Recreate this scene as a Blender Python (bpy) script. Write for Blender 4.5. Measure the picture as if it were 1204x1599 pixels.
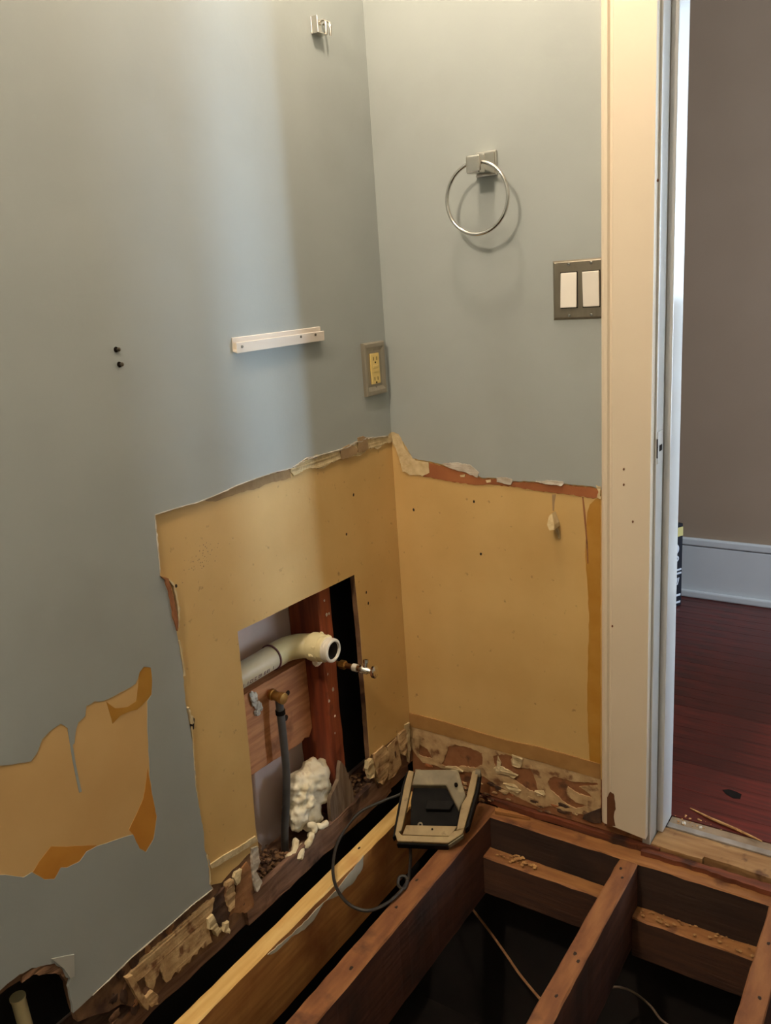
import bpy, bmesh, math, random
from mathutils import Vector, Matrix, noise
from mathutils.geometry import tessellate_polygon

for o in list(bpy.data.objects):
    bpy.data.objects.remove(o, do_unlink=True)
scene = bpy.context.scene
C = scene.collection

# ------------------------------------------------------------------ camera, light, exposure
CAM_LOC = (1.08990, -1.63354, 1.23540)
CAM_RIGHT, CAM_UP, CAM_FWD = [[0.8328406, 0.5494138, -0.0672394], [-0.0888295, 0.2525701, 0.9634924], [-0.5463387, 0.7964627, -0.2591548]]
FOCAL_PX = 1322.718
cam = bpy.data.cameras.new('camera')
cam.sensor_fit = 'VERTICAL'; cam.sensor_height = 36.0
cam.lens = 36.0 * FOCAL_PX / 1599.0
cam.clip_start = 0.02
cam_ob = bpy.data.objects.new('camera', cam); C.objects.link(cam_ob)
_r, _u, _f = Vector(CAM_RIGHT), Vector(CAM_UP), Vector(CAM_FWD)
_m = Matrix((_r, _u, -_f)).transposed().to_4x4(); _m.translation = Vector(CAM_LOC)
cam_ob.matrix_world = _m
scene.camera = cam_ob

scene.view_settings.view_transform = 'Standard'
scene.view_settings.look = 'None'
scene.view_settings.gamma = 1.0
scene.view_settings.use_curve_mapping = False
scene.view_settings.exposure = 0.35

world = bpy.data.worlds.new('world'); scene.world = world
world.use_nodes = True
world.node_tree.nodes['Background'].inputs[0].default_value = (0.55, 0.62, 0.75, 1)
world.node_tree.nodes['Background'].inputs[1].default_value = 0.25

def area_light(name, loc, direction, sx, sy, watts, color, spread=math.pi):
    l = bpy.data.lights.new(name, 'AREA'); l.shape = 'RECTANGLE'; l.size = sx; l.size_y = sy
    l.energy = watts; l.color = color; l.spread = spread
    o = bpy.data.objects.new(name, l); C.objects.link(o); o.location = loc
    o.rotation_euler = Vector(direction).to_track_quat('-Z', 'Y').to_euler()
    return o
WARM = (1.0, 0.835, 0.65)
COOL = (0.70, 0.86, 1.0)
BULBS = [((0.32, -0.34, 2.15), 14.0), ((0.33, -1.66, 2.30), 43.0)]
for i, (loc, w) in enumerate(BULBS):
    l = bpy.data.lights.new('vanity_bulb_light', 'POINT'); l.energy = w; l.color = WARM; l.shadow_soft_size = 0.045
    o = bpy.data.objects.new('vanity_bulb_light', l); C.objects.link(o); o.location = loc
HALL_END = 3.0
area_light('sidelight_daylight', (HALL_END - 0.03, 1.10, 1.25), (-1, -0.50, 0), 0.15, 1.9, 2.3, (0.62, 0.81, 1.0), math.radians(40))
area_light('sidelight_band_fill', (HALL_END - 0.03, 1.33, 1.25), (-1, -0.58, 0), 0.24, 1.9, 1.35, (0.70, 0.86, 1.0), math.radians(40))  # added dim lamp, softens the left side of the wall's light band
area_light('hall_end_fill', (HALL_END - 0.03, 0.40, 1.35), (-1, 0.2, -0.05), 0.34, 1.3, 58.0, (0.62, 0.80, 1.0))  # added unseen lamp that brightens the hall wall and floor
area_light('hall_window_daylight', (1.30, 1.48, 1.45), (0, -1, -0.15), 0.62, 1.15, 8.0, COOL)

# ------------------------------------------------------------------ helpers
rnd = random.Random(7)
def lin(r, g, b):
    f = lambda c: (c/255/12.92) if c/255 <= 0.04045 else ((c/255+0.055)/1.055)**2.4
    return (f(r), f(g), f(b), 1.0)

MATS = {}
def mat(name, c1, c2=None, rough=0.6, scale=8.0, stretch=(1, 1, 1), metal=0.0, bump=0.0, bscale=None, detail=6.0,
        c3=None, c3scale=3.0, c3lo=0.58, c3hi=0.68, spec=0.5, lo=0.35, hi=0.65, rnd_val=0.0, coat=0.0):
    """two-tone noise colour, an optional third tone in patches, and noise bump"""
    m = bpy.data.materials.new(name); m.use_nodes = True
    nt = m.node_tree; N = nt.nodes; L = nt.links
    b = N['Principled BSDF']; b.inputs['Roughness'].default_value = rough; b.inputs['Metallic'].default_value = metal
    b.inputs['Specular IOR Level'].default_value = spec; b.inputs['Coat Weight'].default_value = coat
    tc = N.new('ShaderNodeTexCoord'); mp = N.new('ShaderNodeMapping'); mp.inputs['Scale'].default_value = stretch
    L.new(tc.outputs['Object'], mp.inputs['Vector'])
    n1 = N.new('ShaderNodeTexNoise'); n1.inputs['Scale'].default_value = scale; n1.inputs['Detail'].default_value = detail
    L.new(mp.outputs[0], n1.inputs['Vector'])
    cr = N.new('ShaderNodeValToRGB'); cr.color_ramp.elements[0].position = lo; cr.color_ramp.elements[1].position = hi
    cr.color_ramp.elements[0].color = lin(*c1); cr.color_ramp.elements[1].color = lin(*(c2 or c1))
    L.new(n1.outputs['Fac'], cr.inputs[0])
    col = cr.outputs[0]
    if c3:
        n3 = N.new('ShaderNodeTexNoise'); n3.inputs['Scale'].default_value = c3scale; n3.inputs['Detail'].default_value = 8
        L.new(tc.outputs['Object'], n3.inputs['Vector'])
        r3 = N.new('ShaderNodeValToRGB'); r3.color_ramp.elements[0].position = c3lo; r3.color_ramp.elements[1].position = c3hi
        L.new(n3.outputs['Fac'], r3.inputs[0])
        mx = N.new('ShaderNodeMix'); mx.data_type = 'RGBA'
        L.new(r3.outputs[0], mx.inputs[0]); L.new(col, mx.inputs[6]); mx.inputs[7].default_value = lin(*c3)
        col = mx.outputs[2]
    if rnd_val:
        oi = N.new('ShaderNodeObjectInfo'); hs = N.new('ShaderNodeHueSaturation'); mr = N.new('ShaderNodeMapRange')
        mr.inputs[3].default_value = 1 - rnd_val; mr.inputs[4].default_value = 1 + rnd_val
        L.new(oi.outputs['Random'], mr.inputs[0]); L.new(mr.outputs[0], hs.inputs['Value']); L.new(col, hs.inputs['Color'])
        col = hs.outputs[0]
    L.new(col, b.inputs['Base Color'])
    if bump:
        nb = N.new('ShaderNodeTexNoise'); nb.inputs['Scale'].default_value = bscale or scale*3; nb.inputs['Detail'].default_value = 5
        L.new(mp.outputs[0], nb.inputs['Vector'])
        bp = N.new('ShaderNodeBump'); bp.inputs['Strength'].default_value = bump; bp.inputs['Distance'].default_value = 0.004
        L.new(nb.outputs['Fac'], bp.inputs['Height']); L.new(bp.outputs[0], b.inputs['Normal'])
    MATS[name] = m
    return m
M = lambda n: MATS[n]

def finish(o, label=None, cat=None, group=None, kind=None):
    if label: o['label'] = label
    if cat: o['category'] = cat
    if group: o['group'] = group
    if kind: o['kind'] = kind
    return o

def obj(name, verts, faces, m, parent=None, smooth=False, local=False, recalc=True, bevel=0.0, base=False, angle=40):
    """one mesh object; verts are world positions unless local"""
    me = bpy.data.meshes.new(name)
    off = Vector((0, 0, 0))
    vs = [Vector(v) for v in verts]
    if not local:
        if parent is not None: off = world_off(parent)
        elif base:
            xs = [v.x for v in vs]; ys = [v.y for v in vs]; zs = [v.z for v in vs]
            off = Vector(((min(xs)+max(xs))/2, (min(ys)+max(ys))/2, min(zs)))
        vs = [v - off for v in vs]
    me.from_pydata([tuple(v) for v in vs], [], [tuple(f) for f in faces])
    bm = bmesh.new(); bm.from_mesh(me)
    if recalc: bmesh.ops.recalc_face_normals(bm, faces=bm.faces)
    if bevel:
        es = [e for e in bm.edges if len(e.link_faces) == 2 and e.calc_face_angle(0) > 0.5]
        bmesh.ops.bevel(bm, geom=es, offset=bevel, segments=2, profile=0.5, affect='EDGES', clamp_overlap=True)
    bm.to_mesh(me); bm.free()
    if smooth:
        me.shade_smooth()
        try: me.set_sharp_from_angle(angle=math.radians(angle))
        except Exception: pass
    me.materials.append(M(m))
    o = bpy.data.objects.new(name, me); C.objects.link(o)
    if parent is not None: o.parent = parent
    elif base and not local: o.location = off
    return o
def world_off(p):
    v = Vector(p.location)
    while p.parent is not None:
        p = p.parent; v = v + Vector(p.location)
    return v
def empty(name, loc, label=None, cat=None, group=None, kind=None):
    o = bpy.data.objects.new(name, None); C.objects.link(o); o.location = loc; o.empty_display_size = 0.03
    return finish(o, label, cat, group, kind)

def boxv(x0, x1, y0, y1, z0, z1):
    v = [(x, y, z) for x in (x0, x1) for y in (y0, y1) for z in (z0, z1)]
    f = [(0, 1, 3, 2), (4, 6, 7, 5), (0, 4, 5, 1), (2, 3, 7, 6), (0, 2, 6, 4), (1, 5, 7, 3)]
    return v, f
def box(name, b, m, parent=None, bevel=0.0, **k):
    v, f = boxv(*b); return obj(name, v, f, m, parent, bevel=bevel, **k)
def join(*parts):
    V, F = [], []
    for v, f in parts:
        n = len(V); V += list(v); F += [tuple(i+n for i in q) for q in f]
    return V, F

def ragged(poly, amp=0.0012, step=0.006, seed=1):
    r = random.Random(seed); out = []
    for i, a in enumerate(poly):
        b = poly[(i+1) % len(poly)]
        n = max(1, int(math.hypot(b[0]-a[0], b[1]-a[1])/step)); n = min(n, 60)
        for k in range(n):
            t = k/n; out.append((a[0]+(b[0]-a[0])*t + r.uniform(-amp, amp), a[1]+(b[1]-a[1])*t + r.uniform(-amp, amp)))
    return out
def to3(axis, u, v, d):
    if axis == 'L': return (d, u, v)          # left wall: u = y, v = z, d proud into the room
    if axis == 'B': return (u, -d, v)         # back wall: u = x, v = z
    return (u, v, d)                          # floor
def slabv(polys, axis, d0, d1, lift=None):
    flat = [p for q in polys for p in q]; n = len(flat)
    tris = tessellate_polygon([[Vector((p[0], p[1], 0)) for p in q] for q in polys])
    V = [to3(axis, u, v, d0) for u, v in flat] + [to3(axis, u, v, d1 + (lift(u, v) if lift else 0)) for u, v in flat]
    F = [tuple(t) for t in tris] + [tuple(i+n for i in reversed(t)) for t in tris]
    s = 0
    for q in polys:
        k = len(q)
        for i in range(k):
            a = s+i; b = s+(i+1) % k; F.append((a, b, b+n, a+n))
        s += k
    return V, F
def slab(name, polys, axis, d0, d1, m, parent=None, lift=None, **k):
    if isinstance(polys[0][0], (int, float)): polys = [polys]
    v, f = slabv(polys, axis, d0, d1, lift)
    return obj(name, v, f, m, parent, **k)

def tubev(pts, rad, n=12, caps=True):
    pts = [Vector(p) for p in pts]
    rads = rad if isinstance(rad, (list, tuple)) else [rad]*len(pts)
    V, F = [], []
    t0 = (pts[1]-pts[0]).normalized()
    up = Vector((0, 0, 1)) if abs(t0.z) < 0.9 else Vector((1, 0, 0))
    nrm = t0.cross(up).normalized()
    for i, p in enumerate(pts):
        t = ((pts[i+1] if i+1 < len(pts) else p) - (pts[i-1] if i else p)).normalized()
        nrm = (nrm - t*nrm.dot(t)).normalized(); bi = t.cross(nrm)
        for k in range(n):
            a = 2*math.pi*k/n
            V.append(tuple(p + (nrm*math.cos(a)+bi*math.sin(a))*rads[i]))
    for i in range(len(pts)-1):
        for k in range(n):
            F.append((i*n+k, i*n+(k+1) % n, (i+1)*n+(k+1) % n, (i+1)*n+k))
    if caps:
        F.append(tuple(range(n-1, -1, -1))); F.append(tuple((len(pts)-1)*n+k for k in range(n)))
    return V, F
def spline(pts, per=6, closed=False):
    pts = [Vector(p) for p in pts]; out = []
    n = len(pts)
    for i in range(n-1 if not closed else n):
        if closed: p0, p1, p2, p3 = (pts[(i-1) % n], pts[i], pts[(i+1) % n], pts[(i+2) % n])
        else: p0, p1, p2, p3 = pts[max(i-1, 0)], pts[i], pts[i+1], pts[min(i+2, n-1)]
        for k in range(per):
            t = k/per
            out.append(0.5*((2*p1)+(p2-p0)*t+(2*p0-5*p1+4*p2-p3)*t*t+(3*p1-p0-3*p2+p3)*t**3))
    if not closed: out.append(pts[-1])
    return out
def tube(name, pts, rad, m, parent=None, n=12, **k):
    v, f = tubev(pts, rad, n); return obj(name, v, f, m, parent, smooth=True, **k)
def lathev(profile, origin, axis, n=24):
    """profile: (along, radius); closed solid when it starts/ends at r=0"""
    a = Vector(axis).normalized(); o = Vector(origin)
    u = a.cross(Vector((0, 0, 1)) if abs(a.z) < 0.9 else Vector((1, 0, 0))).normalized(); w = a.cross(u)
    V, F = [], []
    for s, r in profile:
        for k in range(n):
            t = 2*math.pi*k/n; V.append(tuple(o + a*s + (u*math.cos(t)+w*math.sin(t))*max(r, 1e-5)))
    for i in range(len(profile)-1):
        for k in range(n):
            F.append((i*n+k, i*n+(k+1) % n, (i+1)*n+(k+1) % n, (i+1)*n+k))
    return V, F
def lathe(name, profile, origin, axis, m, parent=None, n=24, **k):
    v, f = lathev(profile, origin, axis, n); return obj(name, v, f, m, parent, smooth=True, **k)
def lumpv(center, size, seed, sub=2, amp=0.35, freq=1.6):
    bm = bmesh.new(); bmesh.ops.create_icosphere(bm, subdivisions=sub, radius=1.0)
    so = Vector((seed*3.17, seed*1.31, seed*2.23)); V = []
    for v in bm.verts:
        d = 1 + amp*noise.noise(v.co*freq + so)
        V.append((center[0]+v.co.x*d*size[0], center[1]+v.co.y*d*size[1], center[2]+v.co.z*d*size[2]))
    bm.verts.ensure_lookup_table()
    F = [tuple(v.index for v in f.verts) for f in bm.faces]; bm.free()
    return V, F
def beamv(x0, x1, y0, y1, z0, z1, axis, seed=1, wob=0.0015, step=0.03):
    """a sawn timber: box split along its length with slightly uneven, eased edges"""
    r = random.Random(seed)
    lo = {'x': x0, 'y': y0, 'z': z0}[axis]; hi = {'x': x1, 'y': y1, 'z': z1}[axis]
    n = max(2, int((hi-lo)/step)); e = 0.003
    if axis == 'x': a0, a1, b0, b1 = y0, y1, z0, z1
    elif axis == 'y': a0, a1, b0, b1 = x0, x1, z0, z1
    else: a0, a1, b0, b1 = x0, x1, y0, y1
    prof = [(a0+e, b0), (a1-e, b0), (a1, b0+e), (a1, b1-e), (a1-e, b1), (a0+e, b1), (a0, b1-e), (a0, b0+e)]
    V, F = [], []; P8 = len(prof)
    for i in range(n+1):
        s = lo+(hi-lo)*i/n
        for (a, b) in prof:
            a += r.uniform(-wob, wob); b += r.uniform(-wob, wob)
            V.append((s, a, b) if axis == 'x' else (a, s, b) if axis == 'y' else (a, b, s))
    for i in range(n):
        for k in range(P8):
            F.append((i*P8+k, i*P8+(k+1) % P8, (i+1)*P8+(k+1) % P8, (i+1)*P8+k))
    F.append(tuple(range(P8-1, -1, -1))); F.append(tuple(n*P8+k for k in range(P8)))
    return V, F
def beam(name, b, axis, m, parent=None, seed=1, wob=0.0012, top=None, **k):
    v, f = beamv(*b, axis, seed, wob); o = obj(name, v, f, m, parent, **k)
    if top:            # the upper face, lighter, with light from above put into its colour
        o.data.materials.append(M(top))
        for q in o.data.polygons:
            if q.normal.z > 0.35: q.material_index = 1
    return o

# outlines of torn paint, plaster and openings, in metres on their own wall planes
# (left wall: y, z; back wall: x, z; floor: x, y)
P = {'amber_back': [(0.483, 0.7674), (0.4954, 0.7808), (0.5062, 0.7844), (0.5053, 0.1375), (0.48, 0.1563), (0.4749, 0.3085), (0.4804, 0.5225), (0.474, 0.6376),
                (0.4728, 0.6801), (0.4774, 0.7504)],
 'beige_back': [(-0.0, 0.135), (0.1132, 0.1351), (0.2714, 0.1335), (0.37, 0.1336), (0.5055, 0.1296), (0.5053, 0.0286), (0.4704, 0.0272), (0.4158, 0.0198),
                (0.384, 0.0234), (0.3594, 0.0085), (0.3266, 0.0156), (0.2848, 0.0238), (0.2338, 0.0402), (0.1904, 0.0543), (0.1451, 0.0465), (0.1078, 0.0376),
                (0.0706, 0.0416), (0.0322, 0.04), (0.014, 0.0573), (-0.0042, 0.0766)],
 'beige_back_holes': [[(0.1116, 0.1059), (0.1342, 0.1174), (0.1756, 0.1196), (0.2071, 0.1141), (0.2076, 0.0824), (0.1857, 0.0672), (0.1458, 0.0612), (0.1176, 0.0459),
                       (0.0898, 0.0489), (0.1006, 0.0739)],
                      [(0.2367, 0.1152), (0.2883, 0.1364), (0.2982, 0.1322), (0.2844, 0.1181), (0.2873, 0.1016), (0.3074, 0.1039), (0.3338, 0.108), (0.3433, 0.0936),
                       (0.3523, 0.0584), (0.3716, 0.0505), (0.3617, 0.0423), (0.3324, 0.0489), (0.311, 0.0564), (0.2862, 0.0664), (0.2729, 0.0765), (0.2441, 0.0822),
                       (0.2376, 0.0945)],
                      [(0.3821, 0.0965), (0.395, 0.1053), (0.417, 0.1051), (0.448, 0.1059), (0.4965, 0.1188), (0.4995, 0.1131), (0.4556, 0.0965), (0.4814, 0.0844),
                       (0.4859, 0.0758), (0.4554, 0.0764), (0.4261, 0.0876), (0.4228, 0.0697), (0.432, 0.059), (0.4506, 0.0513), (0.4751, 0.0524), (0.4473, 0.0367),
                       (0.424, 0.0395), (0.4036, 0.0536), (0.3816, 0.0673), (0.377, 0.0831)],
                      [(0.0259, 0.0902), (0.0503, 0.0821), (0.0641, 0.0601), (0.0372, 0.0563), (0.0219, 0.0595)]],
 'beige_l1': [(-0.9255, 0.1278), (-0.8948, 0.1346), (-0.8628, 0.1357), (-0.8038, 0.1349), (-0.7302, 0.1376), (-0.7142, 0.1317), (-0.7253, 0.1067), (-0.7382, 0.0803),
              (-0.7351, 0.0486), (-0.7552, 0.0499), (-0.7636, 0.0595), (-0.7733, 0.0513), (-0.7871, 0.0567), (-0.7933, 0.0488), (-0.8119, 0.0526), (-0.8207, 0.0471),
              (-0.8287, 0.0552), (-0.839, 0.0497), (-0.8512, 0.0501), (-0.855, 0.0715), (-0.858, 0.0879), (-0.8693, 0.0752), (-0.8794, 0.0602), (-0.8884, 0.0748),
              (-0.8925, 0.1002), (-0.9066, 0.1012), (-0.9159, 0.1118)],
 'beige_l2': [(-0.6828, 0.1447), (-0.6655, 0.1413), (-0.6641, 0.1064), (-0.6716, 0.0823), (-0.6844, 0.0813), (-0.6907, 0.1183)],
 'beige_l3': [(-0.7416, 0.1056), (-0.7279, 0.1068), (-0.7194, 0.0756), (-0.7132, 0.0606), (-0.7262, 0.0559), (-0.7331, 0.076), (-0.7432, 0.0866)],
 'beige_l4': [(-0.7033, 0.0677), (-0.6914, 0.0645), (-0.6928, 0.0448), (-0.6957, 0.0381), (-0.709, 0.0544)],
 'beige_l5': [(-0.6569, 0.1499), (-0.6395, 0.1452), (-0.6506, 0.1219), (-0.658, 0.1213), (-0.6619, 0.1417)],
 'beige_r1': [(-0.1725, 0.1464), (-0.1304, 0.1483), (-0.1151, 0.1331), (-0.1141, 0.0935), (-0.1241, 0.0595), (-0.1429, 0.0469), (-0.1608, 0.0626), (-0.1703, 0.0981)],
 'beige_r2': [(-0.1119, 0.1345), (-0.0705, 0.1377), (-0.0608, 0.1182), (-0.0565, 0.052), (-0.0878, 0.042), (-0.1171, 0.0441), (-0.1113, 0.0914)],
 'beige_r3': [(-0.0623, 0.145), (-0.0322, 0.144), (-0.0308, 0.1032), (-0.0376, 0.0701), (-0.0545, 0.083), (-0.0651, 0.1213)],
 'beige_r4': [(-0.0295, 0.1533), (-0.0113, 0.1514), (-0.0137, 0.0755), (-0.0265, 0.0453), (-0.0303, 0.0935)],
 'beige_r5': [(-0.204, 0.1471), (-0.1855, 0.1439), (-0.1785, 0.1123), (-0.1861, 0.0956), (-0.2022, 0.0978), (-0.209, 0.1293)],
 'board_left_bottom': [(-0.612, 0.0672), (-0.634, 0.0483), (-0.6638, 0.0372), (-0.7099, 0.0308), (-0.7682, 0.0405), (-0.8167, 0.0414), (-0.8438, 0.0471),
                       (-0.8692, 0.0407), (-0.8977, 0.046), (-0.9248, 0.0617), (-0.9442, 0.0842), (-0.9676, 0.0889), (-0.9908, 0.1044), (-1.0235, 0.1183)],
 'board_left_tear': [(-0.5853, 0.1743), (-0.5712, 0.1531), (-0.5817, 0.1359), (-0.5952, 0.1239), (-0.5913, 0.0877)],
 'board_right_bottom': [(-0.1838, 0.1309), (-0.1996, 0.1137), (-0.1781, 0.0893), (-0.1606, 0.0509), (-0.1336, 0.0389), (-0.0984, 0.0404), (-0.0691, 0.0348)],
 'casing_chip': [(0.5214, 0.0264), (0.5228, 0.0731), (0.5258, 0.1002), (0.533, 0.117), (0.5417, 0.1149), (0.5447, 0.0899), (0.5462, 0.0773), (0.5419, 0.0629),
                 (0.5449, 0.0343)],
 'chip_l6': [(-0.903, 0.0619), (-0.8847, 0.0667), (-0.8741, 0.0436), (-0.8803, 0.0337), (-0.893, 0.0366)],
 'chip_stick': [(-0.9328, 0.1334), (-0.9198, 0.1292), (-0.8988, 0.0502), (-0.9022, 0.0394), (-0.9116, 0.0588)],
 'cord': [(0.0647, -0.1161, 0.05), (0.0655, -0.1611, 0.05), (0.0411, -0.195, 0.045), (0.0022, -0.2484, 0.03), (0.0012, -0.3266, 0.01), (0.0334, -0.3957, 0.0),
          (0.0833, -0.4508, 0.0), (0.1382, -0.4801, 0.0), (0.1803, -0.4713, -0.005), (0.1979, -0.4267, -0.012), (0.2028, -0.3844, -0.012), (0.2, -0.3542, -0.012),
          (0.1928, -0.3472, -0.005), (0.1829, -0.3549, -0.005), (0.1885, -0.3696, -0.012), (0.2046, -0.3744, -0.012), (0.1935, -0.3394, -0.02), (0.1605, -0.2806, -0.04),
          (0.131, -0.2313, -0.05), (0.1164, -0.2095, -0.04)],
 'crack_a': [(0.4004, 0.7828), (0.409, 0.7835), (0.4058, 0.7651), (0.4041, 0.7466), (0.4012, 0.7463)],
 'crack_b': [(0.4668, 0.7827), (0.4695, 0.7829), (0.4735, 0.7502), (0.4786, 0.6809), (0.4798, 0.6385), (0.477, 0.6382), (0.4745, 0.6945), (0.4693, 0.7498)],
 'cream_back': [(0.0053, 0.9027), (0.02, 0.9078), (0.0329, 0.8917), (0.0365, 0.8692), (0.051, 0.8503), (0.0676, 0.8375), (0.1001, 0.8349), (0.1003, 0.8108),
                (0.0825, 0.802), (0.0476, 0.8028), (0.0286, 0.8092), (0.0233, 0.8335), (0.013, 0.8635), (0.0052, 0.8784)],
 'cream_left': [(-0.3737, 0.8916), (-0.3543, 0.9005), (-0.3162, 0.9072), (-0.2846, 0.9048), (-0.2517, 0.905), (-0.2068, 0.9016), (-0.1716, 0.9004), (-0.1393, 0.907),
                (-0.1093, 0.9086), (-0.0583, 0.9051), (-0.0154, 0.9063), (-0.0011, 0.9114), (0.0004, 0.8777), (-0.0347, 0.8813), (-0.0623, 0.8732), (-0.1, 0.8821),
                (-0.1341, 0.8714), (-0.1862, 0.8806), (-0.2397, 0.879), (-0.2674, 0.8725), (-0.3196, 0.8838), (-0.3451, 0.8801), (-0.366, 0.8768)],
 'crumb_left': [(-0.7181, 0.776), (-0.709, 0.7613), (-0.7078, 0.7433), (-0.7075, 0.7196), (-0.7091, 0.7023), (-0.7158, 0.681), (-0.7132, 0.662), (-0.7125, 0.6314),
                (-0.7123, 0.6068), (-0.7153, 0.5896), (-0.7172, 0.5344), (-0.7131, 0.5134), (-0.7118, 0.4936), (-0.7216, 0.3818), (-0.721, 0.3481), (-0.7196, 0.2312),
                (-0.7175, 0.1947), (-0.7228, 0.1631)],
 'crumb_top': [(-0.3405, 0.9004), (-0.3192, 0.9039), (-0.2979, 0.9049), (-0.2656, 0.9037), (-0.2366, 0.9034), (-0.2096, 0.9008), (-0.1743, 0.901), (-0.0885, 0.8946),
               (-0.0575, 0.8932), (-0.0305, 0.8956)],
 'curl_back': [[(0.2395, 0.0854), (0.2604, 0.0949), (0.2905, 0.0862), (0.3038, 0.0831), (0.2935, 0.0731), (0.27, 0.0767), (0.2477, 0.0737)],
               [(0.264, 0.0503), (0.2929, 0.0555), (0.3093, 0.043), (0.3024, 0.0339), (0.2755, 0.0397)],
               [(0.1038, 0.05), (0.1355, 0.0591), (0.1532, 0.0498), (0.1348, 0.0444)], [(0.2511, 0.1201), (0.2591, 0.1049), (0.2546, 0.0757), (0.2462, 0.0803)],
               [(0.3459, 0.0543), (0.3688, 0.0613), (0.3718, 0.0519), (0.3522, 0.0424)], [(0.2887, 0.1339), (0.3168, 0.1315), (0.3111, 0.1059), (0.2912, 0.1071)]],
 'dark_base_back': [(0.4665, 0.0272), (0.5061, 0.0568), (0.5075, 0.0188), (0.4863, 0.0134), (0.4634, 0.016)],
 'dark_l': [(-0.7142, 0.1317), (-0.6819, 0.1375), (-0.6858, 0.114), (-0.6817, 0.0741), (-0.6877, 0.0593), (-0.7052, 0.0607), (-0.7163, 0.0781), (-0.7259, 0.1028)],
 'dots_back': [(0.0514, 0.7173), (0.2128, 0.7514), (0.2253, 0.6287), (0.1655, 0.1379)],
 'dots_casing': [(0.5602, 0.8512), (0.5603, 0.8199), (0.5789, 0.745), (0.5376, 0.5134), (0.6183, 1.3801)],
 'dots_left': [(-0.1479, 0.5531), (-0.1437, 0.5247), (-0.1674, 0.7898), (-0.2048, 0.7099), (-0.6999, 0.7578)],
 'flake_hang': [(0.4021, 0.7409), (0.408, 0.7471), (0.4163, 0.7253), (0.4176, 0.7156), (0.4075, 0.7131), (0.4004, 0.7238)],
 'flake_tail': [(0.4052, 0.7137), (0.411, 0.7143), (0.4165, 0.7007), (0.4178, 0.6866), (0.4135, 0.689)],
 'flap': [(-1.0487, 0.2651), (-1.0298, 0.2546), (-1.0117, 0.2436), (-1.0176, 0.2065), (-1.0255, 0.2094), (-1.0327, 0.2338)],
 'floor_hole': [(0.7098, 0.2712), (0.7224, 0.2808), (0.7404, 0.2782), (0.753, 0.2729), (0.7542, 0.2531), (0.7395, 0.2482), (0.7218, 0.2566)],
 'foam': [(-0.4169, 0.2113), (-0.3806, 0.2147), (-0.3413, 0.1993), (-0.3077, 0.1657), (-0.2932, 0.129), (-0.3012, 0.1066), (-0.3469, 0.0935), (-0.3758, 0.0896),
          (-0.393, 0.0672), (-0.4219, 0.0577), (-0.4597, 0.0725), (-0.4706, 0.1006), (-0.4486, 0.1026), (-0.4393, 0.1209), (-0.4347, 0.1661)],
 'fray_back': [[(0.1373, 0.8347), (0.1739, 0.8398), (0.211, 0.8361), (0.231, 0.82), (0.2257, 0.808), (0.202, 0.8166), (0.1535, 0.8268)],
               [(0.2729, 0.8112), (0.2961, 0.8142), (0.3112, 0.811), (0.3078, 0.7979), (0.2925, 0.7982), (0.2742, 0.8027)],
               [(0.3633, 0.809), (0.3997, 0.8144), (0.4281, 0.8122), (0.4252, 0.8038), (0.3851, 0.805)],
               [(0.4971, 0.8104), (0.5079, 0.8086), (0.5078, 0.7816), (0.4997, 0.7863), (0.5025, 0.7974)]],
 'fray_spots': [[(0.1817, 0.8106), (0.1948, 0.813), (0.1929, 0.807), (0.1831, 0.8063)], [(0.2456, 0.8033), (0.2582, 0.8056), (0.258, 0.7998), (0.2485, 0.7977)]],
 'gouge': [(-0.7067, 0.5123), (-0.7002, 0.504), (-0.7049, 0.4858), (-0.7134, 0.4824), (-0.7147, 0.4933)],
 'grey_back_edge': [(0.0049, 0.903), (0.0241, 0.8993), (0.043, 0.8684), (0.0604, 0.8421), (0.0998, 0.8383), (0.1532, 0.831), (0.2018, 0.8222), (0.2254, 0.8136),
                    (0.2363, 0.8085), (0.2724, 0.8109), (0.3106, 0.8064), (0.3702, 0.8093), (0.4277, 0.8092), (0.49, 0.807), (0.5089, 0.8003)],
 'grey_left_edge': [(-0.0053, 0.9016), (-0.0196, 0.8966), (-0.0747, 0.9023), (-0.1071, 0.9083), (-0.1302, 0.9039), (-0.1495, 0.9062), (-0.1863, 0.9005),
                    (-0.2324, 0.9012), (-0.2981, 0.9036), (-0.3231, 0.906), (-0.3403, 0.9016), (-0.3716, 0.8952), (-0.42, 0.898), (-0.4757, 0.8979), (-0.5286, 0.8966),
                    (-0.5795, 0.8919), (-0.6274, 0.8897), (-0.6723, 0.8919), (-0.7264, 0.8926), (-0.7287, 0.8645), (-0.7305, 0.8314), (-0.7339, 0.7883),
                    (-0.7253, 0.7808), (-0.7214, 0.7541), (-0.72, 0.7126), (-0.7166, 0.6816), (-0.7146, 0.6507), (-0.7145, 0.608), (-0.7163, 0.5717), (-0.7181, 0.535),
                    (-0.7162, 0.4922), (-0.7153, 0.47), (-0.7173, 0.4126), (-0.7212, 0.3619), (-0.7205, 0.328), (-0.719, 0.2795), (-0.722, 0.2429), (-0.7136, 0.2135),
                    (-0.7198, 0.1967), (-0.7226, 0.1704), (-0.7168, 0.1548), (-0.7693, 0.1577), (-0.8168, 0.1559), (-0.8617, 0.1565), (-0.9117, 0.1563),
                    (-0.9601, 0.1505), (-0.9992, 0.1479), (-1.0307, 0.1451), (-1.0303, 0.1599), (-1.0303, 0.1973), (-1.0245, 0.2085), (-1.0307, 0.2137),
                    (-1.0341, 0.2326), (-1.0453, 0.2528), (-1.0605, 0.2628), (-1.0807, 0.2735), (-1.1013, 0.279), (-1.1201, 0.2798), (-1.1329, 0.2781)],
 'grime_a': [(-0.6274, 0.7875)],
 'grime_b': [(-0.0651, 0.815)],
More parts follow.
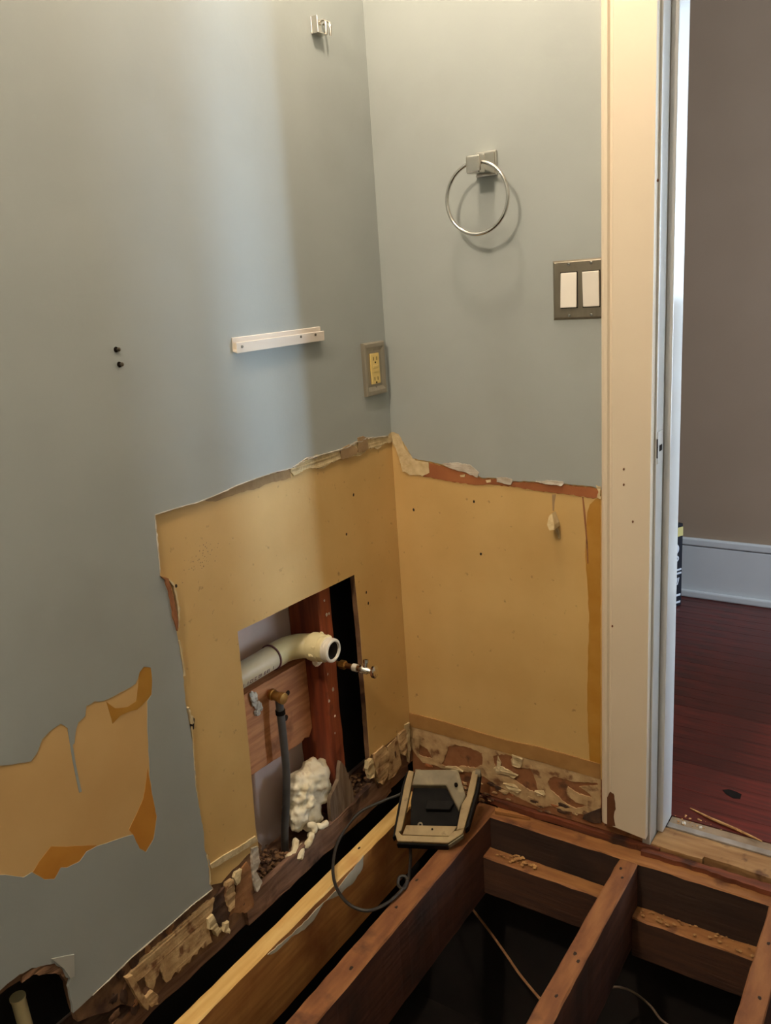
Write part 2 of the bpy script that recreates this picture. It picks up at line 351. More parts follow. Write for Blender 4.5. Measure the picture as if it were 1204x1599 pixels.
 'hole_low': [(-1.0279, 0.1528), (-1.0291, 0.184), (-1.0281, 0.1956), (-1.0338, 0.2153), (-1.0453, 0.2346), (-1.0605, 0.2449), (-1.0802, 0.259), (-1.1009, 0.2646),
              (-1.1194, 0.2675), (-1.132, 0.2668)],
 'hole_rag': [(-1.0564, 0.2616), (-1.0419, 0.2534), (-1.0296, 0.2323), (-1.0267, 0.2102), (-1.0365, 0.2209), (-1.0454, 0.2357), (-1.0596, 0.2451), (-1.0812, 0.2607),
              (-1.0984, 0.2622), (-1.0965, 0.2713), (-1.0771, 0.2703)],
 'lip_left': [(-0.7348, 0.7887), (-0.7194, 0.779), (-0.7172, 0.7586), (-0.7138, 0.7281), (-0.7118, 0.6977), (-0.7161, 0.6815), (-0.7205, 0.707), (-0.7219, 0.7486),
              (-0.7265, 0.7791)],
 'opening': [(-0.5853, 0.1743), (-0.584, 0.2062), (-0.5766, 0.3469), (-0.5718, 0.4905), (-0.5683, 0.6211), (-0.4769, 0.6179), (-0.3764, 0.6158), (-0.289, 0.6125),
             (-0.1868, 0.6095), (-0.1846, 0.5502), (-0.1823, 0.4707), (-0.1834, 0.3827), (-0.1831, 0.2837), (-0.1847, 0.1453)],
 'orange_l': [(-0.6453, 0.1411), (-0.6183, 0.1478), (-0.6113, 0.1206), (-0.6155, 0.0706), (-0.6165, 0.0407), (-0.6391, 0.0422), (-0.6704, 0.0656), (-0.6828, 0.0674),
              (-0.6634, 0.0977)],
 'patch': [(-1.0762, 0.6159), (-1.0653, 0.6109), (-1.0447, 0.6025), (-1.0193, 0.5928), (-1.007, 0.601), (-0.9952, 0.6161), (-0.9808, 0.6226), (-0.9611, 0.6255),
           (-0.9509, 0.6128), (-0.9502, 0.5926), (-0.9489, 0.5809), (-0.9448, 0.5842), (-0.9397, 0.5982), (-0.9321, 0.6132), (-0.9182, 0.6173), (-0.9131, 0.6314),
           (-0.8971, 0.6327), (-0.8811, 0.6251), (-0.8646, 0.6252), (-0.8388, 0.6246), (-0.8159, 0.6257), (-0.8049, 0.6417), (-0.7942, 0.6475), (-0.7803, 0.6402),
           (-0.7822, 0.6139), (-0.7875, 0.5925), (-0.7985, 0.5858), (-0.8082, 0.5245), (-0.8164, 0.4555), (-0.8174, 0.4187), (-0.8155, 0.3733), (-0.8292, 0.3372),
           (-0.8487, 0.3244), (-0.8602, 0.3384), (-0.8681, 0.3712), (-0.9034, 0.3829), (-0.9397, 0.3946), (-0.9579, 0.3971), (-0.9717, 0.3886), (-0.9948, 0.3926),
           (-1.0051, 0.3997), (-1.0188, 0.3884), (-1.0337, 0.3989), (-1.0509, 0.4233), (-1.0638, 0.4234), (-1.0977, 0.4514), (-1.1083, 0.4588)],
 'patch_amber_a': [(-0.8049, 0.6417), (-0.7942, 0.6475), (-0.7803, 0.6402), (-0.7822, 0.6139), (-0.7875, 0.5925), (-0.8011, 0.587), (-0.8201, 0.5808), (-0.8394, 0.5855),
                   (-0.8551, 0.5862), (-0.8717, 0.5806), (-0.8734, 0.5987), (-0.8767, 0.6218), (-0.8623, 0.6035), (-0.8378, 0.594), (-0.82, 0.596), (-0.8117, 0.6191)],
 'patch_amber_b': [(-0.8183, 0.4689), (-0.8185, 0.4443), (-0.8174, 0.4187), (-0.8155, 0.3733), (-0.8292, 0.3372), (-0.8487, 0.3244), (-0.8602, 0.3384), (-0.8681, 0.3712),
                   (-0.8739, 0.3836), (-0.8539, 0.4033), (-0.8369, 0.4203), (-0.8272, 0.4431)],
 'patch_amber_c': [(-1.036, 0.4322), (-1.0137, 0.4433), (-0.9882, 0.4265), (-0.9393, 0.3967), (-0.9375, 0.3931), (-0.9579, 0.3971), (-0.9717, 0.3886), (-0.9948, 0.3926),
                   (-1.0051, 0.3997), (-1.0188, 0.3884), (-1.0337, 0.3989), (-1.049, 0.422)],
 'patch_scratch': [(-0.9515, 0.6098), (-0.9465, 0.6116), (-0.9479, 0.5803), (-0.9485, 0.5528), (-0.948, 0.5243), (-0.9468, 0.4997), (-0.9515, 0.5002), (-0.9523, 0.5268),
                   (-0.9528, 0.5608)],
 'ridge_back': [(0.0022, 0.1752), (0.1148, 0.1742), (0.2721, 0.1675), (0.3544, 0.1725), (0.5052, 0.1696), (0.5051, 0.1306), (0.3696, 0.1346), (0.271, 0.1345),
                (0.1127, 0.1362), (-0.0006, 0.1362)],
 'skim_line': [(-0.7136, 0.2054), (-0.6832, 0.2033), (-0.6367, 0.1939), (-0.5892, 0.188), (-0.5837, 0.174), (-0.6335, 0.1801), (-0.6856, 0.1891), (-0.7104, 0.1947)],
 'smear': [(-0.6479, -0.026), (-0.5655, -0.0352), (-0.4816, -0.0363), (-0.4125, -0.0371), (-0.3164, -0.021), (-0.3229, -0.0509), (-0.3647, -0.061), (-0.415, -0.0553),
           (-0.4681, -0.0364), (-0.5041, -0.0535), (-0.5365, -0.0528), (-0.5785, -0.0393), (-0.6266, -0.0386)],
 'splinter': [(0.6626, 0.162, 0.006), (0.7137, 0.1399, 0.009), (0.7719, 0.1257, 0.009), (0.8282, 0.1091, 0.008)],
 'tan_a': [(-0.1413, 0.9132), (-0.1215, 0.9138), (-0.1071, 0.9083), (-0.1028, 0.8827), (-0.1212, 0.8776), (-0.1428, 0.8833)],
 'tan_b': [(-0.2075, 0.899), (-0.1907, 0.9027), (-0.1738, 0.9051), (-0.1579, 0.8978), (-0.1442, 0.8908), (-0.1483, 0.8787), (-0.1775, 0.8775), (-0.2056, 0.879)],
 'torn_back': [(0.097, 0.8348), (0.1438, 0.8271), (0.2008, 0.8189), (0.2245, 0.8102), (0.2354, 0.8052), (0.2716, 0.8077), (0.3098, 0.8032), (0.3695, 0.8075),
               (0.427, 0.8061), (0.4894, 0.8039), (0.5043, 0.7996), (0.5043, 0.7861), (0.4893, 0.7821), (0.4479, 0.7856), (0.3982, 0.7872), (0.3544, 0.7894),
               (0.3095, 0.7932), (0.2633, 0.7941), (0.2156, 0.7906), (0.1503, 0.7933), (0.0965, 0.8001), (0.0568, 0.8035)],
 'torn_brown_left': [(-0.6111, 0.8888), (-0.5748, 0.8952), (-0.5244, 0.8965), (-0.4712, 0.8978), (-0.4157, 0.8955), (-0.3732, 0.8927), (-0.3737, 0.8758),
                     (-0.3993, 0.8764), (-0.4371, 0.8799), (-0.4745, 0.8773), (-0.5009, 0.8799), (-0.5271, 0.88), (-0.5607, 0.881), (-0.5855, 0.88)],
 'white_l': [(-0.6047, 0.1688), (-0.5864, 0.1642), (-0.5883, 0.1278), (-0.6003, 0.1133), (-0.5884, 0.0776), (-0.6055, 0.0683), (-0.6121, 0.0989)],
 'wire_a': [(0.1589, -0.0017, -0.36), (0.2339, -0.0508, -0.36), (0.301, -0.0981, -0.36), (0.3573, -0.1391, -0.36), (0.4192, -0.1767, -0.36), (0.4798, -0.2106, -0.36)],
 'wire_b': [(0.5449, -0.106, -0.34), (0.5736, -0.0814, -0.34), (0.6097, -0.0796, -0.34), (0.6507, -0.0965, -0.34), (0.6817, -0.1215, -0.34), (0.7083, -0.129, -0.34)],
 'work_light': {'BL': (0.065, -0.1213, 0.085), 'BR': (0.2207, -0.0409, 0.085), 'FL': (0.1095, -0.262, -0.008), 'FR': (0.2511, -0.1963, -0.008)},
 'yellow_left': [(-0.0292, 0.8892), (-0.1315, 0.8968), (-0.2038, 0.8938), (-0.3139, 0.8972), (-0.373, 0.886), (-0.4713, 0.8903), (-0.575, 0.888), (-0.6377, 0.8907),
                 (-0.7274, 0.8935), (-0.738, 0.7878), (-0.725, 0.7488), (-0.7196, 0.6638), (-0.7175, 0.5897), (-0.7195, 0.4901), (-0.7266, 0.3768), (-0.728, 0.2561),
                 (-0.7328, 0.17), (-0.6903, 0.1485), (-0.6589, 0.1557), (-0.6409, 0.155), (-0.616, 0.1603), (-0.5822, 0.1573)],
 'yellow_right_low': [(-0.1788, 0.149), (-0.1491, 0.1434), (-0.1038, 0.1406), (-0.0686, 0.1401), (-0.0386, 0.1391), (-0.0072, 0.1449)]}

# ------------------------------------------------------------------ materials
mat('grey_paint', (158, 163, 160), (163, 168, 165), rough=0.42, scale=5, bump=0.06, bscale=90, c3=(148, 151, 146), c3scale=2.2, c3lo=0.55, c3hi=0.8)
mat('yellow_paint', (201, 164, 102), (213, 177, 115), rough=0.5, scale=5, bump=0.12, bscale=60, c3=(128, 98, 56), c3scale=55, c3lo=0.66, c3hi=0.80)
mat('yellow_patch', (206, 166, 108), (213, 174, 116), rough=0.6, scale=7, bump=0.04, bscale=60)
mat('amber_paint', (190, 126, 48), (200, 138, 58), rough=0.5, scale=20)
mat('gold_paint', (176, 124, 44), (186, 136, 58), rough=0.45, scale=20)
mat('ridge_paint', (158, 116, 66), (172, 130, 76), rough=0.55, scale=25, bump=0.2)
mat('plaster_brown', (92, 62, 42), (136, 100, 70), rough=0.9, scale=22, bump=0.6, bscale=60, c3=(70, 44, 30), c3scale=14)
mat('plaster_dark', (52, 34, 26), (92, 64, 46), rough=0.95, scale=30, bump=0.5, bscale=80)
mat('beige_flake', (206, 174, 128), (176, 142, 98), rough=0.85, scale=35, bump=0.4, bscale=120, c3=(124, 84, 52), c3scale=34, c3lo=0.56, c3hi=0.66)
mat('cream_plaster', (220, 200, 158), (196, 172, 128), rough=0.85, scale=50, bump=0.4, bscale=150)
mat('white_plaster', (214, 206, 192), (178, 164, 146), rough=0.9, scale=40, bump=0.5, bscale=120)
mat('torn_paper', (150, 122, 88), (170, 140, 102), rough=0.9, scale=30, stretch=(1, 1, 1), bump=0.3)
mat('tan_plaster', (166, 116, 72), (140, 94, 58), rough=0.9, scale=24, bump=0.4, bscale=80, c3=(96, 62, 40), c3scale=24)
mat('torn_orange', (168, 104, 60), (150, 88, 50), rough=0.9, scale=18, bump=0.3, bscale=80, c3=(110, 62, 38), c3scale=30, c3lo=0.62, c3hi=0.72)
mat('old_paint_brown', (140, 88, 52), (156, 104, 64), rough=0.85, scale=30, bump=0.4, bscale=90, c3=(96, 60, 38), c3scale=20)
mat('nail_hole', (36, 24, 16), (50, 34, 22), rough=0.9, scale=60)
mat('casing_paint', (222, 205, 180), (227, 210, 186), rough=0.38, scale=3, bump=0.05, bscale=30)
mat('jamb_paint', (198, 195, 190), (204, 201, 196), rough=0.16, scale=3, bump=0.02, bscale=20)
mat('chip_wood', (112, 66, 34), (90, 50, 26), rough=0.8, scale=40, stretch=(1, 1, 0.2))
mat('nickel', (208, 203, 194), (216, 211, 202), rough=0.2, scale=40, metal=1.0)
mat('nickel_dark', (148, 138, 122), (155, 145, 129), rough=0.32, scale=120, stretch=(1, 1, 0.05), metal=0.95)
mat('nickel_brushed', (172, 162, 145), (178, 168, 151), rough=0.38, scale=120, stretch=(1, 1, 0.05), metal=0.75)
mat('chrome', (214, 210, 204), (224, 220, 214), rough=0.12, scale=20, metal=1.0)
mat('rocker_white', (232, 224, 212), (238, 230, 218), rough=0.35, scale=10)
mat('receptacle_yellow', (230, 200, 122), (235, 206, 130), rough=0.4, scale=20)
mat('rail_white', (222, 210, 198), (232, 222, 210), rough=0.5, scale=30, stretch=(1, 0.1, 1))
mat('dark_slot', (20, 15, 12), (26, 20, 16), rough=0.95, spec=0.1)
mat('screw_steel', (120, 112, 100), (90, 82, 72), rough=0.4, metal=1.0, scale=100)
mat('pine_new', (234, 198, 128), (220, 176, 104), rough=0.6, scale=14, stretch=(6, 0.5, 6), bump=0.08, bscale=20, c3=(200, 142, 84), c3scale=5, c3lo=0.56, c3hi=0.72)
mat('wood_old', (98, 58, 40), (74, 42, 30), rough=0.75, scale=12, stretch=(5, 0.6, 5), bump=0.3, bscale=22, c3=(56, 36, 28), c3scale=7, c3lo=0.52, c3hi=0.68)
mat('paint_smear', (206, 196, 176), (188, 176, 154), rough=0.7, scale=30)
mat('bore_dark', (60, 50, 42), (46, 38, 32), rough=0.8, scale=30)
mat('grey_flap', (172, 172, 164), (178, 178, 170), rough=0.6, scale=20)
mat('pine_side', (206, 146, 82), (172, 110, 58), rough=0.6, scale=9, stretch=(6, 0.5, 6), bump=0.1, bscale=20, c3=(146, 88, 46), c3scale=6, c3lo=0.5, c3hi=0.66)
mat('wood_old_x', (140, 90, 48), (98, 56, 30), rough=0.75, scale=12, stretch=(0.6, 5, 5), bump=0.3, bscale=22, c3=(70, 40, 28), c3scale=7, c3lo=0.54, c3hi=0.7)
mat('wood_header', (62, 42, 32), (48, 32, 25), rough=0.75, scale=12, stretch=(0.5, 6, 6), bump=0.3, bscale=20, c3=(40, 27, 22), c3scale=5)  # old dark wood, with the face's shade also put into the colour
mat('wood_top', (150, 100, 58), (116, 70, 40), rough=0.75, scale=10, stretch=(4, 0.8, 4), bump=0.3, bscale=30, c3=(88, 50, 30), c3scale=14, c3lo=0.54, c3hi=0.68)  # lighter than the timber sides, top light put into the colour
mat('wood_top_lit_x', (164, 112, 62), (126, 78, 42), rough=0.75, scale=10, stretch=(0.8, 4, 4), bump=0.35, bscale=30, c3=(92, 54, 30), c3scale=16, c3lo=0.56, c3hi=0.7)
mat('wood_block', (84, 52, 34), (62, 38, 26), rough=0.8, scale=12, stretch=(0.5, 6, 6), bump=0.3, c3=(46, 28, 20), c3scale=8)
mat('wood_tan_x', (176, 122, 66), (140, 90, 46), rough=0.7, scale=12, stretch=(0.6, 6, 6), bump=0.3, c3=(110, 68, 36), c3scale=16)
mat('threshold_wood', (172, 134, 88), (138, 98, 58), rough=0.75, scale=9, stretch=(0.8, 5, 5), bump=0.4, bscale=30, c3=(96, 64, 40), c3scale=22, c3lo=0.57, c3hi=0.68)
mat('wood_red_x', (120, 62, 34), (78, 38, 22), rough=0.7, scale=14, stretch=(0.4, 6, 6), bump=0.4, c3=(50, 28, 18), c3scale=12)
mat('wood_stud', (150, 72, 38), (110, 46, 26), rough=0.65, scale=10, stretch=(6, 6, 0.4), bump=0.2, c3=(84, 36, 22), c3scale=9)
mat('wood_nailer', (206, 142, 94), (176, 112, 70), rough=0.7, scale=16, stretch=(6, 0.6, 6), bump=0.25, c3=(140, 88, 54), c3scale=12)
mat('wood_plate', (142, 108, 86), (98, 68, 52), rough=0.85, scale=14, stretch=(6, 0.5, 6), bump=0.5, bscale=30, c3=(50, 30, 24), c3scale=9)
mat('wood_grey', (140, 120, 100), (104, 84, 66), rough=0.85, scale=20, stretch=(4, 4, 0.6), bump=0.4)
mat('board_pink', (214, 190, 178), (200, 176, 164), rough=0.9, scale=8, bump=0.1, c3=(172, 146, 132), c3scale=6)
mat('cavity_shade', (20, 17, 17), (28, 24, 22), rough=0.95, scale=20, bump=0.2)  # near-black, stands for shade inside the wall cavity
mat('pvc', (226, 212, 168), (214, 198, 148), rough=0.35, scale=14, c3=(190, 164, 96), c3scale=12, c3lo=0.6, c3hi=0.8)
mat('pvc_pipe', (222, 208, 176), (212, 194, 160), rough=0.35, scale=14)
mat('pvc_ink', (96, 52, 56), (110, 64, 66), rough=0.6)
mat('pvc_white', (228, 220, 204), (218, 208, 190), rough=0.35, scale=20)
mat('brass', (196, 150, 84), (160, 116, 60), rough=0.45, metal=0.9, scale=40)
mat('brass_old', (150, 104, 58), (110, 70, 40), rough=0.5, metal=0.8, scale=50)
mat('pex_grey', (66, 64, 62), (80, 78, 76), rough=0.4, scale=20)
mat('foam', (244, 234, 210), (224, 206, 164), rough=0.6, scale=18, bump=0.5, bscale=60, c3=(176, 130, 70), c3scale=22, c3lo=0.6, c3hi=0.72)
mat('light_frame', (168, 146, 104), (150, 128, 90), rough=0.6, scale=30, bump=0.15, c3=(110, 90, 62), c3scale=40, c3lo=0.62, c3hi=0.72)
mat('light_cap', (136, 124, 98), (122, 110, 86), rough=0.6, scale=30, c3=(160, 146, 112), c3scale=18)
mat('black_plastic', (20, 18, 17), (27, 25, 23), spec=0.2, rough=0.75, scale=40)
mat('cord_black', (40, 38, 36), (54, 50, 46), rough=0.5, scale=60)
mat('wire_tan', (176, 130, 90), (150, 106, 70), rough=0.5, scale=60)
mat('wire_grey', (130, 110, 90), (110, 92, 76), rough=0.5, scale=60)
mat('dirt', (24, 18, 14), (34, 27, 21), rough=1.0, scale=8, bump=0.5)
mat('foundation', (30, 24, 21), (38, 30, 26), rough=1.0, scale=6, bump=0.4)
mat('taupe_paint', (160, 137, 114), (164, 141, 118), rough=0.6, scale=4, bump=0.03)
mat('white_base', (205, 205, 204), (212, 212, 210), rough=0.35, scale=4)
mat('cherry_floor', (94, 31, 22), (60, 22, 17), rough=0.32, scale=10, stretch=(0.5, 6, 6), bump=0.08, c3=(44, 20, 18), c3scale=3, rnd_val=0.25)
mat('grey_strip', (150, 140, 130), (130, 118, 106), rough=0.7, scale=30)
mat('dusty_wood', (150, 126, 98), (126, 102, 76), rough=0.8, scale=24, bump=0.2)
mat('box_navy', (16, 20, 30), (20, 24, 36), rough=0.5)
mat('box_label', (206, 190, 120), (214, 198, 128), rough=0.6)
mat('box_white', (216, 220, 226), (220, 224, 230), rough=0.6)
mat('ceiling_white', (226, 222, 212), (230, 226, 216), rough=0.8)
mat('glass_bulb', (240, 236, 224), (240, 236, 224), rough=0.3)
mat('wood_chip', (196, 150, 92), (150, 104, 60), rough=0.8, scale=60, rnd_val=0.3)
mat('debris_mix', (150, 112, 76), (72, 46, 32), rough=0.9, scale=90, lo=0.42, hi=0.58)
mat('window_white', (225, 225, 225), (230, 230, 230), rough=0.4)

# ------------------------------------------------------------------ room shell
ROOM_X, ROOM_Y, ROOM_Z = 1.75, -2.6, 2.45
CZ = 0.13          # thickness of the back wall
JL, JR, JT = 0.618, 1.22, 2.04

# left wall: board with the cut opening and the broken hole low down
bl = ([(ROOM_Y, ROOM_Z), (0.0, ROOM_Z), (0.0, 0.035)] + list(reversed(P['board_right_bottom'])) +
      list(reversed(P['opening'])) + P['board_left_tear'][1:] + P['board_left_bottom'] + P['hole_low'] +
      [(-1.16, 0.262), (-1.20, 0.235), (-1.24, 0.19), (-1.26, 0.12), (-1.28, 0.05), (ROOM_Y, 0.05)])
wall_left = finish(slab('wall_left', ragged(bl, 0.0006, 0.012, 3), 'L', -0.013, 0.0, 'plaster_brown'), kind='structure',
                   label='left bathroom wall with grey paint over bare yellow wall and a cut opening')
gl = ([(ROOM_Y, ROOM_Z), (0.0, ROOM_Z)] + ragged(P['grey_left_edge'] + [(-1.16, 0.27), (-1.20, 0.245), (-1.25, 0.2), (-1.27, 0.15), (-1.4, 0.148)], 0.0007, 0.008, 5)[:-1] +
      [(ROOM_Y, 0.148)])
# drop the closing-edge samples that ragged() adds between last and first outline point
_edge = P['grey_left_edge'] + [(-1.16, 0.27), (-1.20, 0.245), (-1.25, 0.2), (-1.27, 0.15), (-1.4, 0.148)]
_rag = []
_r5 = random.Random(5)
for a, b in zip(_edge[:-1], _edge[1:]):
    n = max(1, int(math.dist(a, b)/0.007))
    for k in range(n):
        t = k/n; _rag.append((a[0]+(b[0]-a[0])*t+_r5.uniform(-.0008, .0008), a[1]+(b[1]-a[1])*t+_r5.uniform(-.0008, .0008)))
gl = [(ROOM_Y, ROOM_Z), (0.0, ROOM_Z)] + _rag + [(ROOM_Y, 0.148)]
patch = ragged(P['patch'], 0.0006, 0.008, 9)
slab('grey_paint_layer', [gl, patch], 'L', 0.0, 0.005, 'grey_paint', wall_left)['label'] = 'grey-blue painted upper layer with a ragged edge'
yl = (P['yellow_left'] + P['opening'][1:] + P['yellow_right_low'] + [(0.0, 0.14), (0.0, 0.93)])
slab('yellow_paint_layer', yl, 'L', 0.0, 0.0015, 'yellow_paint', wall_left)['label'] = 'bare yellow wall area where a vanity stood'
slab('peeled_patch', patch, 'L', 0.0, 0.0042, 'yellow_patch', wall_left)['label'] = 'tan peeled paint patch'
for k in 'abc':
    slab('peeled_patch_rim', ragged(P['patch_amber_'+k], 0.0004, 0.008, 4), 'L', 0.004, 0.0045, 'amber_paint' if k != 'a' else 'gold_paint', wall_left)
slab('paint_scratch', P['patch_scratch'], 'L', 0.004, 0.0049, 'grey_paint', wall_left)
slab('torn_paper', ragged(P['torn_brown_left'], 0.0009, 0.006, 2), 'L', 0.001, 0.0028, 'torn_paper', wall_left)
slab('torn_plaster', ragged(P['cream_left'], 0.0016, 0.005, 3), 'L', 0.001, 0.0042, 'cream_plaster', wall_left,
     lift=lambda u, v: 0.0018*noise.noise(Vector((u*160, v*160, 1))))
slab('torn_paper', ragged(P['tan_a'], 0.0008, 0.004, 5), 'L', 0.004, 0.0066, 'torn_paper', wall_left)
slab('torn_paper', ragged(P['tan_b'], 0.0012, 0.004, 6), 'L', 0.004, 0.0066, 'torn_paper', wall_left)
slab('plaster_lip', ragged(P['lip_left'], 0.0008, 0.005, 7), 'L', 0.0, 0.009, 'old_paint_brown', wall_left)
slab('skim_ridge', ragged(P['skim_line'], 0.0006, 0.008, 8), 'L', 0.001, 0.0045, 'cream_plaster', wall_left)
def rim(name, path, wmin, wmax, d0, d1, m, seed, side=1, flip=False):
    r = random.Random(seed); A, B = [], []
    pts = []
    for p, q in zip(path[:-1], path[1:]):
        n = max(1, int(math.dist(p, q)/.005))
        pts += [(p[0]+(q[0]-p[0])*k/n, p[1]+(q[1]-p[1])*k/n) for k in range(n)]
    for i, p in enumerate(pts):
        q = pts[min(i+1, len(pts)-1)]; o = pts[max(i-1, 0)]
        t = (q[0]-o[0], q[1]-o[1]); L_ = math.hypot(*t) or 1; nx, ny = -t[1]/L_*side, t[0]/L_*side
        w = r.uniform(wmin, wmax)*(0.4+0.9*abs(noise.noise(Vector((p[0]*60, p[1]*60, seed)))))
        A.append((p[0]-nx*.0006+r.uniform(-.0006, .0006), p[1]-ny*.0006)); B.append((p[0]+nx*w, p[1]+ny*w))
    return slab(name, A+B[::-1], 'L', d0, d1, m, wall_left, lift=lambda u, v: .0016*noise.noise(Vector((u*240, v*240, seed))))
cl_ = P['crumb_left']
rim('plaster_rim', cl_[0:6], .002, .007, .001, .0075, 'cream_plaster', 3)
rim('plaster_rim', cl_[6:10], .002, .006, .001, .0065, 'cream_plaster', 4)
rim('plaster_rim', cl_[10:13], .003, .008, .001, .0085, 'cream_plaster', 5)
rim('plaster_rim', cl_[12:15], .001, .003, .001, .0055, 'cream_plaster', 6)
rim('plaster_rim', cl_[15:18], .001, .004, .001, .0060, 'cream_plaster', 7)
rim('plaster_rim', P['grey_left_edge'][1:12], .002, .006, .001, .0068, 'white_plaster', 8)
rim('edge_highlight', P['grey_left_edge'][11:22], .0006, .0020, .001, .0062, 'white_plaster', 9)  # white strips that put the grey edge's highlight into the colour
rim('edge_highlight', P['grey_left_edge'][39:47], .0006, .0022, .001, .0062, 'white_plaster', 10)
V, F = [], []
_rg = random.Random(77)
(ga, gb_), = P['grime_a']
for i in range(60):
    t = _rg.gauss(0, .35); sz = _rg.uniform(.0005, .0016)
    V, F = join((V, F), lumpv((0.0014, ga+t*.07+_rg.gauss(0, .012), gb_+t*.02+_rg.gauss(0, .012)), (.0004, sz, sz), i, 1, .4))
obj('grime_specks', V, F, 'torn_paper', wall_left)
slab('dark_gouge', P['gouge'], 'L', .001, .0022, 'nail_hole', wall_left)
slab('paint_flap', P['flap'], 'L', .005, .0066, 'grey_flap', wall_left)
for (u, v) in P['dots_left']:
    V, F = lumpv((0.0016, u, v), (0.0008, 0.003, 0.004), int(u*1000), 1, 0.3); obj('nail_hole', V, F, 'nail_hole', wall_left)
# torn lower band where the baseboard was
for key, m, d in (('beige_l1', 'beige_flake', .004), ('beige_l2', 'beige_flake', .008), ('beige_l3', 'cream_plaster', .011), ('beige_l4', 'cream_plaster', .010),
                  ('beige_l5', 'cream_plaster', .007), ('orange_l', 'tan_plaster', .003), ('dark_l', 'plaster_dark', .0035), ('hole_rag', 'plaster_brown', .004), ('white_l', 'white_plaster', .006), ('chip_l6', 'beige_flake', .010),
                  ('beige_r1', 'beige_flake', .006), ('beige_r2', 'beige_flake', .003), ('beige_r3', 'beige_flake', .008), ('beige_r4', 'cream_plaster', .006), ('beige_r5', 'cream_plaster', .010)):
    slab('plaster_flake', ragged(P[key], 0.0012, 0.005, len(key)+int(d*1000)), 'L', 0.0, d, m, wall_left,
         lift=lambda u, v, d=d: d*0.5*noise.noise(Vector((u*70, v*70, d*900))))
slab('wood_splinter', ragged(P['chip_stick'], 0.0006, 0.006, 5), 'L', 0.004, 0.013, 'beige_flake', wall_left)
_rz = random.Random(21)
for i in range(30):     # dark and pale scabs of old plaster along the torn band
    u = _rz.uniform(-0.98, -0.62) if i < 22 else _rz.uniform(-0.17, -0.02)
    top = 0.145; bot = 0.045
    v = _rz.uniform(bot, top); s = _rz.uniform(0.004, 0.011)
    V, F = lumpv((0.001, u, v), (s*0.22, s*_rz.uniform(.6, 1.3), s*_rz.uniform(.8, 1.8)), 200+i, 2, 0.8, 1.9)
    obj('plaster_scab', V, F, _rz.choice(['plaster_dark', 'plaster_brown', 'tan_plaster', 'plaster_dark']), wall_left)

# back wall
bw = [(0.0, ROOM_Z), (0.0, 0.0), (0.61, 0.0), (0.61, JT+0.01), (JR+.01, JT+0.01), (JR+.01, 0.0), (ROOM_X, 0.0), (ROOM_X, ROOM_Z)]
wall_back = finish(slab('wall_back', bw, 'B', -CZ, 0.0, 'old_paint_brown'), kind='structure', label='back bathroom wall with grey paint above bare yellow wall beside the doorway')
_edge = P['grey_back_edge']; _rag = []
for a, b in zip(_edge[:-1], _edge[1:]):
    n = max(1, int(math.dist(a, b)/0.006))
    for k in range(n):
        t = k/n; _rag.append((a[0]+(b[0]-a[0])*t+_r5.uniform(-.0008, .0008), a[1]+(b[1]-a[1])*t+_r5.uniform(-.001, .001)))
gb = [(0.0, ROOM_Z)] + _rag + [(0.61, _edge[-1][1]), (0.61, JT+0.01), (JR+.01, JT+0.01), (JR+.01, 0.14), (ROOM_X, 0.14), (ROOM_X, ROOM_Z)]
slab('grey_paint_layer', gb, 'B', 0.0, 0.005, 'grey_paint', wall_back)['label'] = 'grey painted upper layer with a torn lower edge'
slab('yellow_paint_layer', [(0.0, 0.93), (0.0, 0.13), (0.3, 0.128), (0.61, 0.13), (0.61, 0.86), (0.2, 0.86), (0.03, 0.9)], 'B', 0.0, 0.0015, 'yellow_paint', wall_back)['label'] = 'bare yellow lower wall'
slab('torn_plaster', ragged(P['cream_back'], 0.0014, 0.005, 3), 'B', 0.001, 0.0042, 'cream_plaster', wall_back)
slab('torn_paper', ragged(P['torn_back'], 0.0012, 0.005, 4), 'B', 0.001, 0.003, 'torn_orange', wall_back)
for i, q in enumerate(P['fray_back']):
    slab('torn_plaster', ragged(q, 0.001, 0.004, 20+i), 'B', 0.002, 0.0062, 'white_plaster' if i < 3 else 'cream_plaster', wall_back,
         lift=lambda u, v: 0.001*noise.noise(Vector((u*160, v*160, 5))))
for i, q in enumerate(P['fray_spots']):
    slab('torn_plaster', q, 'B', 0.002, 0.0045, 'cream_plaster', wall_back)
slab('gold_paint_streak', ragged(P['amber_back'], 0.0008, 0.012, 6), 'B', 0.001, 0.0022, 'gold_paint', wall_back)
slab('paint_ridge', ragged(P['ridge_back'], 0.0006, 0.012, 7), 'B', 0.0, 0.0045, 'ridge_paint', wall_back)
slab('paint_flake', P['flake_hang'], 'B', 0.003, 0.005, 'cream_plaster', wall_back, lift=lambda u, v: 0.012*max(0, 0.79-v)/0.03)
slab('paint_flake', P['flake_tail'], 'B', 0.0015, 0.005, 'cream_plaster', wall_back)
slab('wall_crack', P['crack_a'], 'B', 0.001, 0.0021, 'torn_paper', wall_back)
slab('wall_crack', P['crack_b'], 'B', 0.001, 0.0024, 'old_paint_brown', wall_back)
for (u, v) in P['dots_back']:
    V, F = lumpv((u, -0.0016, v), (0.003, 0.0012, 0.004), int(u*1000), 1, 0.3); obj('nail_hole', V, F, 'nail_hole', wall_back)
slab('peeling_paint_layer', [ragged(P['beige_back'], 0.0012, 0.006, 8)] + [ragged(h, 0.0012, 0.005, 9+i) for i, h in enumerate(P['beige_back_holes'])],
     'B', 0.0, 0.0028, 'beige_flake', wall_back)['label'] = 'beige flaking paint in the old baseboard band'
